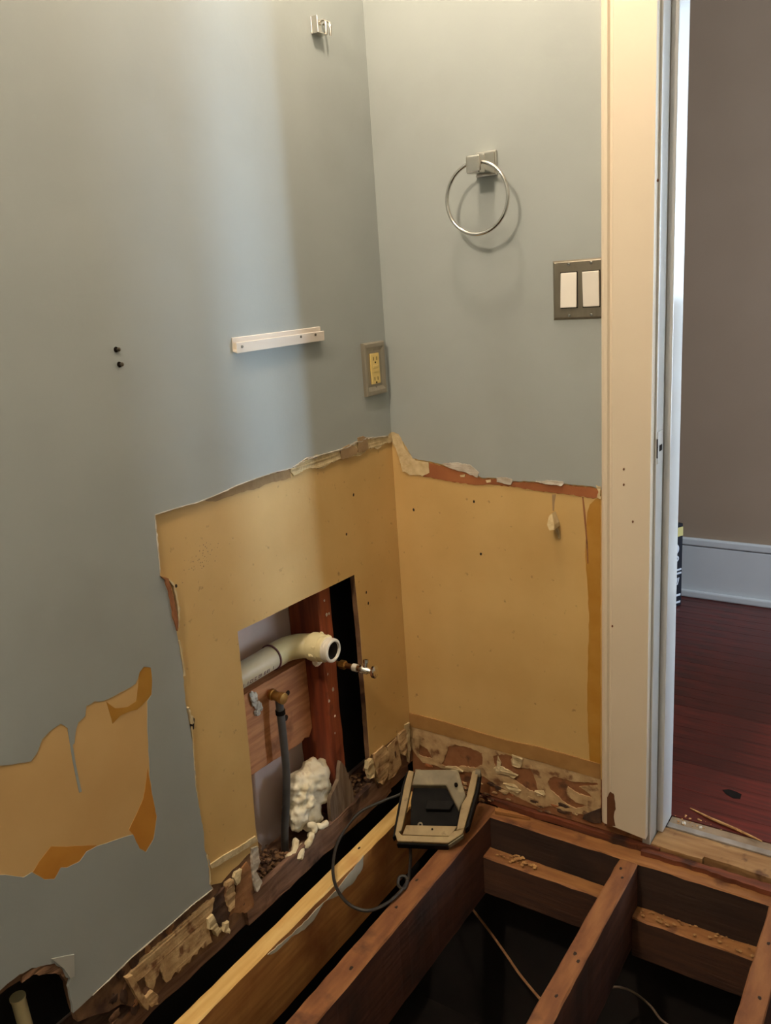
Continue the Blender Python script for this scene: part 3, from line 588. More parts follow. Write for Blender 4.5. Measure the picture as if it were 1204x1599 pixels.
for i, q in enumerate(P['curl_back']):
    slab('paint_curl', ragged(q, 0.0008, 0.005, 30+i), 'B', 0.004, 0.006, 'cream_plaster', wall_back,
         lift=lambda u, v, i=i: 0.008*abs(noise.noise(Vector((u*60, v*60, i*7.3)))))
slab('plaster_scab', P['dark_base_back'], 'B', 0.0, 0.006, 'plaster_dark', wall_back)
for i in range(34):
    u = _rz.uniform(0.02, 0.5); s = _rz.uniform(0.003, 0.008); v = _rz.uniform(0.0, 0.035)
    V, F = lumpv((u, -0.002, v), (s*1.8, s*0.4, s*.7), 300+i, 2, 0.8, 1.9)
    obj('plaster_scab', V, F, _rz.choice(['plaster_dark', 'plaster_brown', 'torn_orange', 'beige_flake']), wall_back)

# other walls and ceiling of the bathroom (behind the camera), plain
finish(box('wall_right', (ROOM_X, ROOM_X+.1, ROOM_Y, 0.0, -0.02, ROOM_Z), 'grey_paint'), kind='structure')
finish(box('wall_front', (-0.12, ROOM_X+.1, ROOM_Y-.1, ROOM_Y, -0.02, ROOM_Z), 'grey_paint'), kind='structure')
finish(box('ceiling', (-0.12, ROOM_X+.1, ROOM_Y-.1, CZ, ROOM_Z, ROOM_Z+.08), 'ceiling_white'), kind='structure')
# the far skin of the left wall and the ground below the joists
finish(box('wall_left_skin', (-0.125, -0.105, ROOM_Y, CZ, -0.02, ROOM_Z), 'board_pink'), kind='structure', label='pinkish grey board forming the back of the left wall cavity')
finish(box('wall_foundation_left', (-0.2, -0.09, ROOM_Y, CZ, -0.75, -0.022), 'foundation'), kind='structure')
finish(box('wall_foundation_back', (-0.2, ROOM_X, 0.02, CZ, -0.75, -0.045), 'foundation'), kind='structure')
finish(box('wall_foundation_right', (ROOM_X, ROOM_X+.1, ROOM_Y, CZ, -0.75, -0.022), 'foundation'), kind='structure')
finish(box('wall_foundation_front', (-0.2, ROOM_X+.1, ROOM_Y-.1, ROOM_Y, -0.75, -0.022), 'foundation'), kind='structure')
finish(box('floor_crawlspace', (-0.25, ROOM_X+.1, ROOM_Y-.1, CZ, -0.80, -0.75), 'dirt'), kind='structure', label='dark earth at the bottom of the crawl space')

# ------------------------------------------------------------------ door frame
door = empty('door_1', (0.62, 0.0, 0.0), 'cream and white door frame with strike plate, no door leaf', kind='structure')
def casing(x0, flip):
    prof = [(0, 0), (0, .013), (.003, .018), (.008, .0205), (.014, .0205), (.018, .0165), (.022, .0165), (.024, .0195), (.100, .0195), (.1005, .018), (.1005, 0)]
    zb, zt = (0.022, 2.14)
    V = []; n = len(prof)
    for z in (0, 1):
        for (a, d) in prof:
            x = x0 + (a if not flip else .1005 - a)
            zz = zt if z else zb + (0.012*(1-a/.1) if not flip else 0)
            V.append((x, -d-0.0005, zz))
    F = [(i, (i+1) % n, (i+1) % n+n, i+n) for i in range(n)] + [tuple(range(n)), tuple(range(2*n-1, n-1, -1))]
    return obj('casing', V, F, 'casing_paint', door)
casing(0.5125, False); casing(JR-.005+.01, True)
box('head_casing', (0.5125, JR+.106, -0.021, -0.0005, JT+.006, JT+.106), 'casing_paint', door, bevel=0.003)
box('jamb', (0.6, JL, -0.0005, CZ+.005, -0.02, JT), 'jamb_paint', door, bevel=0.0015)
box('jamb', (JR, JR+.018, -0.0005, CZ+.005, -0.02, JT), 'jamb_paint', door, bevel=0.0015)
box('hall_casing', (JR+.004, JR+.10, CZ+.0005, CZ+.022, 0.006, JT+.1), 'white_base', door, bevel=0.002)
box('hall_casing', (0.515, JL-.006, CZ+.0005, CZ+.022, 0.006, JT+.1), 'white_base', door, bevel=0.002)
box('head_jamb', (0.6, JR+.018, -0.0005, CZ+.005, JT, JT+.018), 'jamb_paint', door)
box('door_stop', (JL, JL+.014, 0.046, 0.116, 0.004, JT), 'jamb_paint', door, bevel=0.002)
box('door_stop', (JR-.014, JR, 0.046, CZ+.004, 0.004, JT), 'jamb_paint', door, bevel=0.002)
sp = box('strike_plate', (JL, JL+.0022, 0.002, 0.034, 0.860, 0.924), 'jamb_paint', door, bevel=0.0008)
box('latch_hole', (JL+.001, JL+.0028, 0.010, 0.027, 0.884, 0.896), 'dark_slot', sp)
box('plate_gap', (JL+.0002, JL+.0018, -0.0002, 0.0025, 0.872, 0.910), 'dark_slot', sp)
slab('paint_chip', ragged(P['casing_chip'], 0.0008, 0.006, 4), 'B', 0.019, 0.0208, 'chip_wood', door)['label'] = 'bare brown wood where casing paint broke off'
for (u, v) in P['dots_casing']:
    V, F = lumpv((u, -0.0205, v), (0.0022, 0.001, 0.003), int(u*999), 1, 0.3); obj('nail_hole', V, F, 'chip_wood', door)

# ------------------------------------------------------------------ hallway beyond
HF = 0.005; HY = 1.53
finish(box('wall_hall_far', (-0.9, HALL_END+.1, HY, HY+.1, HF-.02, ROOM_Z), 'taupe_paint'), kind='structure', label='taupe hallway wall seen through the doorway')
finish(box('wall_hall_left', (-1.0, -0.9, CZ, HY+.1, HF-.02, ROOM_Z), 'taupe_paint'), kind='structure')
finish(box('wall_hall_right', (HALL_END, HALL_END+.1, CZ-.1, HY+.1, HF-.02, ROOM_Z), 'taupe_paint'), kind='structure')
finish(box('wall_hall_near_left', (-1.0, 0.0, CZ-.02, CZ, HF-.02, ROOM_Z), 'taupe_paint'), kind='structure')
finish(box('wall_hall_near_right', (ROOM_X, HALL_END+.1, CZ-.02, CZ, HF-.02, ROOM_Z), 'taupe_paint'), kind='structure')
finish(box('ceiling_hall', (-1.0, HALL_END+.1, CZ, HY+.1, ROOM_Z, ROOM_Z+.08), 'ceiling_white'), kind='structure')
bb = empty('baseboard_hall', (0.5, HY, HF), 'tall white hallway baseboard with moulded top', kind='structure')
box('baseboard_face', (-0.9, HALL_END, HY-.016, HY-.0005, HF, HF+.20), 'white_base', bb, bevel=0.002)
box('cap_moulding', (-0.9, HALL_END, HY-.020, HY-.0005, HF+.203, HF+.232), 'white_base', bb, bevel=0.006)
box('shoe_moulding', (-0.9, HALL_END, HY-.034, HY-.0165, HF, HF+.028), 'white_base', bb, bevel=0.006)
floor = finish(box('floor_hall', (-0.9, HALL_END, CZ-.02, HY, HF-.06, HF-.020), 'wood_plate'), kind='structure', label='dark cherry strip floor of the hallway')
PW = 0.0585; nP = int((HY-0.105)/PW)+1
_pv, _pf = boxv(-0.9, HALL_END, 0, PW-.0008, -0.019, 0.0)
pl0 = None
for i in range(nP):
    y0 = 0.118 + i*PW
    if y0 + PW > HY: break
    if pl0 is None:
        pl0 = obj('plank', _pv, _pf, 'cherry_floor', floor, local=True, bevel=0.0008); o = pl0
    else:
        o = pl0.copy(); C.objects.link(o); o.parent = floor
    o.location = (0, y0, HF)
slab('knot_hole', P['floor_hole'], 'F', HF+.0001, HF+.0006, 'dark_slot', floor)
# threshold: raw board edge, grey painted strip, dusty strip of subfloor
th = finish(slab('threshold_board', ragged([(0.620, 0.0), (0.70, -0.002), (0.728, 0.000), (0.730, 0.010), (0.80, 0.008), (0.86, 0.004), (1.0, 0.006), (1.22, 0.004), (1.22, 0.072), (0.62, 0.072)], 0.0008, 0.02, 3), 'F', -0.022, 0.001, 'threshold_wood'),
            'rough tan wood board across the doorway threshold', 'board')
finish(box('threshold_strip', (0.633, JR-.014, 0.0725, 0.090, -0.02, 0.005), 'grey_strip', base=True, bevel=0.001), 'grey painted strip along the doorway threshold', 'strip')
finish(box('subfloor_strip', (0.633, JR-.014, 0.0905, 0.1175, -0.02, 0.002), 'dusty_wood', base=True), 'dusty wood strip at the edge of the cherry floor', 'strip')
sv, sf = tubev([Vector(q) for q in P['splinter']], [0.0015, 0.003, 0.0034, 0.0018], 6)
finish(obj('wood_sliver', sv, sf, 'wood_chip', base=True), 'long thin wood sliver lying on the doorway threshold', 'splinter')
# dust crumbs at the foot of the jamb
V, F = [], []
rc = random.Random(4)
for i in range(30):
    x = 0.64+abs(rc.gauss(0, .05)); y = 0.096+rc.uniform(0, .035); s = rc.uniform(.0008, .003)
    z = (HF if y > 0.118 else 0.002)
    a = lumpv((x, y, z+s*.4), (s, s, s*.6), i, 1, .5); V, F = join((V, F), a)
finish(obj('floor_crumbs', V, F, 'wood_chip'), 'pale crumbs swept against the foot of the door jamb', 'debris', kind='stuff')
for (x, y, s, sd, lab_) in ((0.664, 0.102, .006, 3, 'larger white crumb on the dusty strip nearest the door jamb'), (0.700, 0.104, .0045, 5, 'smaller white crumb on the dusty strip farther from the jamb')):
    V, F = lumpv((x, y, 0.002+s*.4), (s, s*.8, s*.6), sd, 1, .5)
    finish(obj('plaster_crumb', V, F, 'white_plaster', base=True), lab_, 'crumb', 'larger crumbs by the jamb')

# hall windows for the daylight; the end window is added to brighten the hall
def window(n, x0, x1, y, z0, z1, label):
    w = empty(n, ((x0+x1)/2, y, z0), label, kind='structure')
    for a in ((x0-.05, x0, z0-.05, z1+.05), (x1, x1+.05, z0-.05, z1+.05), (x0, x1, z1, z1+.05), (x0, x1, z0-.05, z0), (x0, x1, (z0+z1)/2-.015, (z0+z1)/2+.015)):
        box('window_frame', (a[0], a[1], y-.025, y-.0005, a[2], a[3]), 'window_white', w)
window('window_1', 0.99, 1.61, HY, 0.87, 2.03, 'hall window')
w3 = empty('added_window_3', (HALL_END, 0.4, 0.6), 'added unseen hall end window', kind='structure')
for a in ((0.18, 0.22, .66, 2.04), (0.58, 0.62, .66, 2.04), (.22, .58, 2.0, 2.04), (.22, .58, .66, .70)):
    box('window_frame', (HALL_END-.025, HALL_END-.0005, a[0], a[1], a[2], a[3]), 'window_white', w3)
w2 = empty('window_2', (HALL_END, 1.1, 0.3), 'narrow hall sidelight', kind='structure')
for a in ((0.98, 1.02, .25, 2.25), (1.18, 1.21, .25, 2.25), (1.45, 1.49, .25, 2.25), (1.02, 1.45, 2.2, 2.25), (1.02, 1.45, .25, .3)):  # the wider second pane is added to go with the dim lamp
    box('window_frame', (HALL_END-.025, HALL_END-.0005, a[0], a[1], a[2], a[3]), 'window_white', w2)

# dark box standing in the hall
hb = empty('carton', (0.229, 1.363, HF), 'dark navy carton with white lettering and yellow label against hall baseboard', 'box')
hb.rotation_euler = (0, 0, math.radians(62))
def local_box(name, b, m, parent, **k):
    v, f = boxv(*b); return obj(name, v, f, m, parent, local=True, **k)
bw_, bd_, bh_ = 0.16, 0.10, 0.318
local_box('carton_body', (-bw_/2, bw_/2, -bd_/2, bd_/2, 0, bh_), 'box_navy', hb, bevel=0.002)
# front face is local -y ; its right end is what the doorway shows
yf = -bd_/2
def face_poly(name, pts, m):
    V, F = slabv([[(a, b) for a, b in pts]], 'B', -yf-0.0002, -yf+0.0006); return obj(name, V, F, m, hb, local=True)
face_poly('carton_label', [(-.05, .272), (.080, .272), (.080, .306), (-.05, .306)], 'box_label')
def arc(cx, cz, r0, r1, a0, a1, n=14):
    o = [(cx+r1*math.cos(a0+(a1-a0)*i/n), cz+r1*math.sin(a0+(a1-a0)*i/n)) for i in range(n+1)]
    return o + [(cx+r0*math.cos(a0+(a1-a0)*i/n), cz+r0*math.sin(a0+(a1-a0)*i/n)) for i in range(n, -1, -1)]
face_poly('carton_lettering', arc(.040, .225, .004, .022, -math.pi/2, math.pi/2), 'box_white')
face_poly('carton_lettering', arc(.050, .188, .006, .012, 0, 1.98*math.pi), 'box_white')
for z in (.140, .126): face_poly('carton_lettering', [(-.02, z), (.076, z), (.076, z+.007), (-.02, z+.007)], 'box_white')
for k in range(4): face_poly('carton_lettering', [(.03+.008*k, .085), (.035+.008*k, .085), (.043+.008*k, .112), (.038+.008*k, .112)], 'box_white')
for z in (.040, .012): face_poly('carton_lettering', [(-.02, z), (.074, z), (.074, z+.008), (-.02, z+.008)], 'box_white')

# ------------------------------------------------------------------ floor framing
JZ = -0.02; JB = -0.215
JG = 'floor joists'
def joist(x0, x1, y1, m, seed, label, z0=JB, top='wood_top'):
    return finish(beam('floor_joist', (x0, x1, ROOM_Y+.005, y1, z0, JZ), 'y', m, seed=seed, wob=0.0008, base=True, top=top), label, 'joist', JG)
nj = joist(0.020, 0.058, -0.014, 'pine_side', 1, 'new pale yellow pine joist nearest the left wall', z0=-0.19, top='pine_new')
slab('paint_smear', ragged(P['smear'], 0.0015, 0.01, 3), 'L', 0.0575, 0.0592, 'paint_smear', nj)
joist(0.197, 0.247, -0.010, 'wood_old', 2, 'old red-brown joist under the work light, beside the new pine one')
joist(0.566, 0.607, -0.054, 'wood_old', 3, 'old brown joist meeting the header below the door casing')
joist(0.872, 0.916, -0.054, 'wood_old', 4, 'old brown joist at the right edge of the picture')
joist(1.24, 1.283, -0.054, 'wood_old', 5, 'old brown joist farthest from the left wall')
jl = [o for o in C.objects if o.name.startswith('floor_joist')]
for k, pts in ((0, ((.040, -.86), (.035, -.30))), (1, ((.215, -.42), (.228, -.60), (.21, -.33))), (2, ((.580, -.085), (.592, -.112), (.583, -.36), (.595, -.375), (.590, -.47))), (3, ((.89, -.16), (.90, -.30)))):
    for i, (xx, yy) in enumerate(pts):
        V, F = lumpv((xx, yy, JZ+.0002), (.0035, .005, .0008), 700+i+k*10, 1, .6); obj('nail_hole', V, F, 'nail_hole', jl[k])
finish(beam('header_beam', (0.2485, ROOM_X-.003, -0.052, -0.006, -0.215, JZ), 'x', 'wood_header', seed=8, wob=0.0012, base=True, top='wood_top_lit_x'), 'old header beam along the back wall under the doorway', 'beam')
BG = 'blocking between joists'
finish(beam('blocking', (0.2485, 0.5645, -0.096, -0.0545, -0.206, -0.102), 'x', 'wood_block', seed=9, base=True, top='wood_top_lit_x'), 'short wood blocking left of the middle joist with wood chips', 'blocking', BG)
finish(beam('blocking', (0.6085, 0.8705, -0.096, -0.0545, -0.228, -0.126), 'x', 'wood_block', seed=10, base=True, top='wood_top_lit_x'), 'short wood blocking right of the middle joist below threshold', 'blocking', BG)
finish(beam('blocking', (0.9175, 1.2385, -0.096, -0.0545, -0.228, -0.126), 'x', 'wood_block', seed=11, base=True, top='wood_top_lit_x'), 'short wood blocking beyond the right joist', 'blocking', BG)
# splintered strips between header and wall
sl = [(0.20, -0.004), (0.30, -0.012), (0.42, -0.008), (0.55, -0.014), (0.64, -0.006), (0.64, 0.004), (0.2, 0.004)]
finish(slab('subfloor_sliver', ragged(sl, 0.0018, 0.012, 3), 'F', -0.019, -0.003, 'wood_red_x', base=True), 'splintered red-brown board edge between header and back wall', 'board')
sl = [(0.605, -0.022), (0.74, -0.020), (0.85, -0.026), (1.1, -0.018), (1.21, -0.022), (1.21, -0.003), (0.605, -0.003)]
finish(slab('subfloor_sliver', ragged(sl, 0.0018, 0.012, 4), 'F', -0.0195, -0.008, 'wood_red_x', base=True), 'dark splintered board edge under the doorway threshold', 'board')
sl = [(0.255, -0.040), (0.30, -0.030), (0.34, -0.022), (0.29, -0.020), (0.25, -0.026)]
finish(slab('wood_sliver', ragged(sl, 0.001, 0.012, 5), 'F', -0.018, -0.010, 'wood_tan_x', base=True), 'small pale split of wood on the header by the work light', 'splinter')
# wall bottom plate of the left wall, framing in the opening
finish(beam('bottom_plate', (-0.100, -0.0135, ROOM_Y+.01, -0.004, -0.004, 0.044), 'y', 'wood_plate', seed=12, wob=0.002, base=True), 'dark rough bottom plate running along the foot of the left wall', 'timber')
finish(beam('sill_strip', (-0.014, -0.002, -0.63, -0.10, 0.000, 0.066), 'y', 'wood_plate', seed=13, wob=0.0025, base=True), 'splintered dark wood strip edging the cut opening at floor', 'timber')
finish(beam('wall_stud', (-0.104, -0.0135, -0.304, -0.261, 0.046, ROOM_Z-.01), 'z', 'wood_stud', seed=14, base=True), 'red-brown wall stud standing in the cut opening', 'stud')
V, F = join(boxv(-0.1045, -0.1025, -0.2605, -0.012, 0.05, 1.2), boxv(-0.1025, -0.0135, -0.016, -0.012, 0.05, 1.2))  # sheets added to darken the cavity, shade put into their colour
finish(obj('cavity_shade_sheet', V, F, 'cavity_shade', base=True), 'black sheet added as shade in the wall cavity right of the stud behind the stop valve', 'sheet')
std = [o for o in C.objects if o.name.startswith('wall_stud')][0]
for i, (yy, zz, sz) in enumerate(((-.285, .580, .003), (-.281, .545, .004), (-.272, .545, .003), (-.296, .41, .004), (-.282, .365, .005), (-.284, .30, .003), (-.29, .26, .003), (-.30, .345, .004))):
    V, F = lumpv((-0.0132, yy, zz), (.0012, sz, sz*1.3), 600+i, 1, .6); obj('plaster_drip', V, F, 'white_plaster', std)
nb = slab('nailer_board', ragged([(-0.70, 0.272), (-0.345, 0.252), (-0.335, 0.258), (-0.32, 0.252), (-0.306, 0.268), (-0.306, 0.438), (-0.70, 0.452)], 0.0008, 0.012, 6), 'L', -0.104, -0.066, 'wood_nailer', base=True)
finish(nb, 'rough tan board fixed behind the brass fitting in the opening', 'board')
V, F = lathev([(0, 0), (0, .006), (.0015, .006), (.0015, 0)], (-0.066, -0.375, 0.388), (1, 0, 0), 10); obj('knot', V, F, 'nail_hole', nb)
V, F = lathev([(0, 0), (0, .007), (.0015, .007), (.0015, 0)], (-0.066, -0.39, 0.335), (1, 0, 0), 10); obj('knot', V, F, 'nail_hole', nb)
finish(beam('backing_strip', (-0.1045, -0.096, -0.510, -0.492, 0.05, 0.262), 'z', 'wood_stud', seed=21, base=True), 'thin brown strip on the back of the opening below the board', 'strip')
finish(slab('plaster_stub', ragged([(-0.345, 0.045), (-0.25, 0.045), (-0.255, 0.10), (-0.275, 0.165), (-0.29, 0.19), (-0.305, 0.15), (-0.34, 0.12)], 0.002, 0.01, 8), 'L', -0.0125, -0.003, 'wood_grey', base=True), 'broken grey board remnant at the stud foot beside the foam', 'board')

# ------------------------------------------------------------------ plumbing in the opening
DP = empty('drain_pipe', (-0.055, -0.36, 0.47), 'cream plastic drain pipe with elbow stub coming out of the opening', 'pipe')
px_, pz_ = -0.055, 0.496
tube('pipe', [(px_, -0.80, pz_), (px_, -0.402, pz_)], 0.0255, 'pvc_pipe', DP, 28)
bend = [(px_, -0.425, pz_), (px_, -0.405, pz_), (px_, -0.392, pz_)]
bc = (px_+.052, -0.392)
for i in range(1, 13):
    a = math.pi/2*i/12; bend.append((bc[0]-.052*math.cos(a), bc[1]+.052*math.sin(a), pz_-.001*i/12))
ye = -0.340
bend += [(0.004, ye, pz_-.001)]
tube('elbow', bend, [0.0272]*2+[0.0268]*(len(bend)-2), 'pvc', DP, 28)
lathe('elbow_rim', [(0, .0255), (0, .0285), (.003, .0285), (.003, .0255)], (px_, -0.427, pz_), (0, 1, 0), 'pvc_ink', DP, 28)
lathe('hub', [(-.012, .025), (-.012, .0305), (-.004, .0315), (.012, .0305), (.016, .0295), (.016, .0285), (.026, .0285), (.028, .0265), (.028, .024)], (0, ye, pz_-.001), (1, 0, 0), 'pvc', DP, 28)
lathe('threaded_end', [(.020, .020), (.020, .0262), (.030, .0262), (.031, .0252), (.033, .0262), (.036, .0252), (.038, .0262), (.044, .0258), (.046, .0235), (.046, .0200), (.041, .0192)], (0, ye, pz_-.001), (1, 0, 0), 'pvc_white', DP, 32)
lathe('bore', [(0, 0), (.0, .0185), (.0312, .0193)], (0.010, ye, pz_-.001), (1, 0, 0), 'bore_dark', DP, 24)
for i, (a, ss) in enumerate(((-.2, .006), (.4, .005), (2.6, .007), (3.2, .005), (1.9, .006))):
    c = (0.006+.004*(i % 3), ye+.030*math.cos(a+math.pi), pz_+.030*math.sin(a))
    V, F = lumpv(c, (ss*1.3, ss*.6, ss*.7), 70+i, 1, .6); obj('glue_blob', V, F, 'pvc', DP)
V, F = lumpv((-0.012, ye+.012, pz_-.040), (.012, .012, .012), 81, 2, .7); obj('glue_blob', V, F, 'foam', DP)
# worn print along the pipe: short strokes like a line of characters
V, F = [], []
rp = random.Random(12); y = -0.565
ang0 = -0.36
def on_pipe(y, a, r=0.0259): return (px_+r*math.cos(a), y, pz_+r*math.sin(a))
def stroke(y0, y1, a0, a1):
    r0, r1 = 0.0250, 0.0260
    v = [on_pipe(yy, aa, rr) for rr in (r0, r1) for yy in (y0, y1) for aa in (a0, a1)]
    f = [(0, 1, 3, 2), (4, 6, 7, 5), (0, 4, 5, 1), (2, 3, 7, 6), (0, 2, 6, 4), (1, 5, 7, 3)]
    return v, f
while y < -0.440:
    w = rp.uniform(.0045, .007); h = 0.30
    k = rp.randint(0, 3)
    V, F = join((V, F), stroke(y, y+.0012, ang0-h/2, ang0+h/2))
    if k != 1:
        for t in ((-h/2, -h/2+.05), (h/2-.05, h/2)) if k != 3 else ((-h/2, -h/2+.05), (-.02, .03), (h/2-.05, h/2)):
            V, F = join((V, F), stroke(y, y+w, ang0+t[0], ang0+t[1]))
    if k == 0: V, F = join((V, F), stroke(y+w-.0012, y+w, ang0-h/2, ang0+h/2))
    y += w + rp.choice([.002, .0025, .006])
obj('pipe_print', V, F, 'pvc_ink', DP)['label'] = 'worn dark printed characters along the pipe'

SVL = empty('stop_valve', (0.0, -0.237, 0.40), 'small chrome stop valve with oval handle on a copper stub pipe', 'valve')
vy, vz = -0.237, 0.406
tube('stub_pipe', [(-0.095, vy, vz), (0.042, vy, vz)], 0.0062, 'brass_old', SVL, 16)
lathe('compression_nut', [(0, .006), (0, .0105), (.014, .0105), (.016, .0085), (.016, .006)], (-0.022, vy, vz), (1, 0, 0), 'brass', SVL, 6)
lathe('sleeve', [(0, .006), (0, .0088), (.012, .0088), (.012, .006)], (0.014, vy, vz), (1, 0, 0), 'pvc_white', SVL, 16)
lathe('valve_body', [(0, .006), (0, .0100), (.008, .0100), (.010, .0088), (.020, .0088), (.024, .006), (.034, .0045), (.034, 0)], (0.034, vy, vz), (1, 0, 0), 'chrome', SVL, 16)
lathe('outlet', [(0, 0), (0, .0055), (.012, .0055), (.013, .0068), (.020, .0068), (.020, .004), (.014, .004)], (0.048, vy, vz+.004), (0, 0.25, 1), 'chrome', SVL, 14)
V, F = lathev([(0, 0), (0, .008), (.002, .0105), (.008, .0112), (.010, .0095), (.011, 0)], (0, 0, 0), (1, 0, 0), 24)
V = [(x+0.066, y_*1.05+vy, z_*1.35+vz) for x, y_, z_ in V]
obj('handle', V, F, 'chrome', SVL, smooth=True)

ST = empty('supply_tube', (-0.03, -0.44, 0.12), 'dark grey water tube dropping from a brass elbow on the board', 'tube')
lathe('brass_elbow', [(0, 0), (0, .0125), (.006, .0125), (.008, .0105), (.026, .0105), (.028, .0125), (.036, .0125), (.037, .009), (.037, 0)], (-0.060, -0.432, 0.413), (1, -.05, -.05), 'brass', ST, 18)
tp = spline([(-0.040, -0.432, 0.412), (-0.039, -0.433, 0.385), (-0.036, -0.436, 0.32), (-0.036, -0.438, 0.24), (-0.040, -0.444, 0.17), (-0.046, -0.452, 0.10), (-0.05, -0.455, 0.045)], 5)
tube('tube', tp, 0.0085, 'pex_grey', ST, 14)
lathe('crimp_ring', [(0, .0085), (0, .0105), (.010, .0105), (.010, .0085)], (-0.0385, -0.4335, 0.372), (0, 0, 1), 'dark_slot', ST, 16)
V, F = [], []
for i, (yy, zz, sz) in enumerate(((-.482, .428, .010), (-.474, .408, .009), (-.478, .392, .008), (-.488, .438, .006), (-.466, .396, .006), (-.484, .415, .007))):
    V, F = join((V, F), lumpv((-0.062, yy, zz), (sz*.5, sz, sz*1.1), 90+i, 2, .7))
obj('sealant_smear', V, F, 'white_plaster', ST)

# spray foam: swollen lobes and a few squeezed worms at the foot
FO = empty('spray_foam', (-0.035, -0.39, 0.047), 'lumpy pale spray foam blob at the foot of the stud', 'foam')
parts = [lumpv((-0.040, -0.352, 0.168), (0.032, 0.046, 0.040), 11, 3, .35, 2.0), lumpv((-0.042, -0.335, 0.135), (0.030, 0.038, 0.036), 12, 3, .35, 2.0),
         lumpv((-0.044, -0.395, 0.165), (0.028, 0.034, 0.042), 13, 3, .4, 2.2), lumpv((-0.044, -0.405, 0.120), (0.028, 0.034, 0.046), 14, 3, .45, 2.4),
         lumpv((-0.042, -0.375, 0.095), (0.030, 0.036, 0.040), 15, 3, .4, 2.4), lumpv((-0.036, -0.392, 0.140), (0.030, 0.018, 0.020), 16, 3, .5, 2.6)]
V, F = join(*parts); fo = obj('foam_mass', V, F, 'foam', FO, smooth=True)
md = fo.modifiers.new('remesh', 'REMESH'); md.mode = 'VOXEL'; md.voxel_size = 0.0032; md.use_smooth_shade = True
sm = fo.modifiers.new('smooth', 'SMOOTH'); sm.iterations = 3
tx = bpy.data.textures.new('foam_bumps', 'CLOUDS'); tx.noise_scale = 0.016
dm = fo.modifiers.new('disp', 'DISPLACE'); dm.texture = tx; dm.strength = 0.010; dm.mid_level = 0.5; dm.texture_coords = 'LOCAL'
for i, q in enumerate(([(-0.03, -0.44, 0.075), (-0.02, -0.452, 0.066), (-0.012, -0.47, 0.060), (-0.015, -0.49, 0.066)], [(-0.02, -0.40, 0.062), (-0.008, -0.412, 0.07), (-0.004, -0.425, 0.064), (-0.008, -0.44, 0.060)],
                       [(-0.02, -0.385, 0.075), (-0.008, -0.372, 0.070), (-0.004, -0.355, 0.074)], [(-0.02, -0.43, 0.058), (-0.006, -0.452, 0.056), (-0.003, -0.462, 0.052), (-0.006, -0.455, 0.047)],
                       [(-0.016, -0.41, 0.095), (-0.008, -0.398, 0.085), (-0.006, -0.405, 0.072)])):
    sp_ = spline(q, 4); v, f = tubev(sp_, [0.0078*min(1, .35+2.2*min(j, len(sp_)-1-j)/len(sp_)*2) for j in range(len(sp_))], 10)
    v = [tuple(Vector(p)+noise.noise_vector(Vector(p)*110)*.0025) for p in v]
    obj('foam_worm', v, f, 'foam', FO, smooth=True)

# debris lying on the plate inside the opening
rd = random.Random(31)
for (ya, yb, cnt, lab) in ((-0.60, -0.475, 110, 'dark crumbly debris heaped on the plate left of the grey tube'), (-0.25, -0.15, 45, 'brown crumbs on the plate right of the stud below the valve')):
    V, F = [], []
    for i in range(cnt):
        yy = rd.uniform(ya, yb); xx = rd.uniform(-0.09, -0.018); s = rd.uniform(.003, .009)
        V, F = join((V, F), lumpv((xx, yy, 0.049+s*.5+rd.uniform(0, .012)), (s, s*rd.uniform(.6, 1.4), s*.5), i, 1, .7))
    finish(obj('plaster_debris', V, F, 'debris_mix'), lab, 'debris', kind='stuff')
for (xa, xb, zz, cnt, lab) in ((.285, .40, -0.0985, 40, 'pale wood chips on the blocking left of the middle joist'), (.62, .86, -0.1225, 34, 'pale wood chips on the blocking right of the middle joist')):
    V, F = [], []
    for i in range(cnt):
        xx = rd.uniform(xa, xb) if xa > .5 else rd.gauss(.335, .02); yy = rd.uniform(-.090, -.060); s = rd.uniform(.0015, .0042)
        V, F = join((V, F), lumpv((xx, yy, zz+s*.5), (s*1.4, s, s*.5), i, 1, .7))
    finish(obj('wood_chips', V, F, 'wood_chip'), lab, 'debris', kind='stuff')
V, F = [], []
for i in range(60):     # flakes at the foot of the back wall in the corner
    xx = rd.uniform(0.0, .24); yy = rd.uniform(-.05, -.006); s = rd.uniform(.003, .009)
    V, F = join((V, F), lumpv((xx, yy, -0.008+rd.uniform(0, .02)), (s*1.4, s*.7, s*.4), 400+i, 1, .8))
finish(obj('paint_flakes', V, F, 'debris_mix'), 'curled paint flakes fallen in the corner behind the work light', 'debris', kind='stuff')
finish(slab('corner_ledge', ragged([(0.0, -0.055), (0.196, -0.04), (0.196, -0.001), (0.0, -0.001)], 0.002, 0.012, 5), 'F', -0.019, -0.006, 'wood_red_x', base=True), 'broken red-brown floorboard end in the room corner', 'board')

# pale pipe standing in the broken hole low on the left wall
finish(box('cavity_shade_sheet', (-0.1045, -0.1025, -1.45, -0.80, 0.045, 0.6), 'cavity_shade', base=True), 'black sheet added as shade in the cavity behind the broken hole low on the left wall', 'sheet')  # black sheet added so the hole reads as deep shade
hp = empty('pipe_stub', (-0.05, -1.16, 0.05), 'cream pipe standing in the broken hole low on the left wall', 'pipe')
tube('pipe', [(-0.05, -1.078, 0.045), (-0.050, -1.084, 0.195)], 0.011, 'pvc', hp, 16)
lathe('pipe_rim', [(0, .011), (0, .0122), (.004, .0122), (.004, .008)], (-0.050, -1.084, 0.193), (0, -0.04, 1), 'pvc', hp, 16)

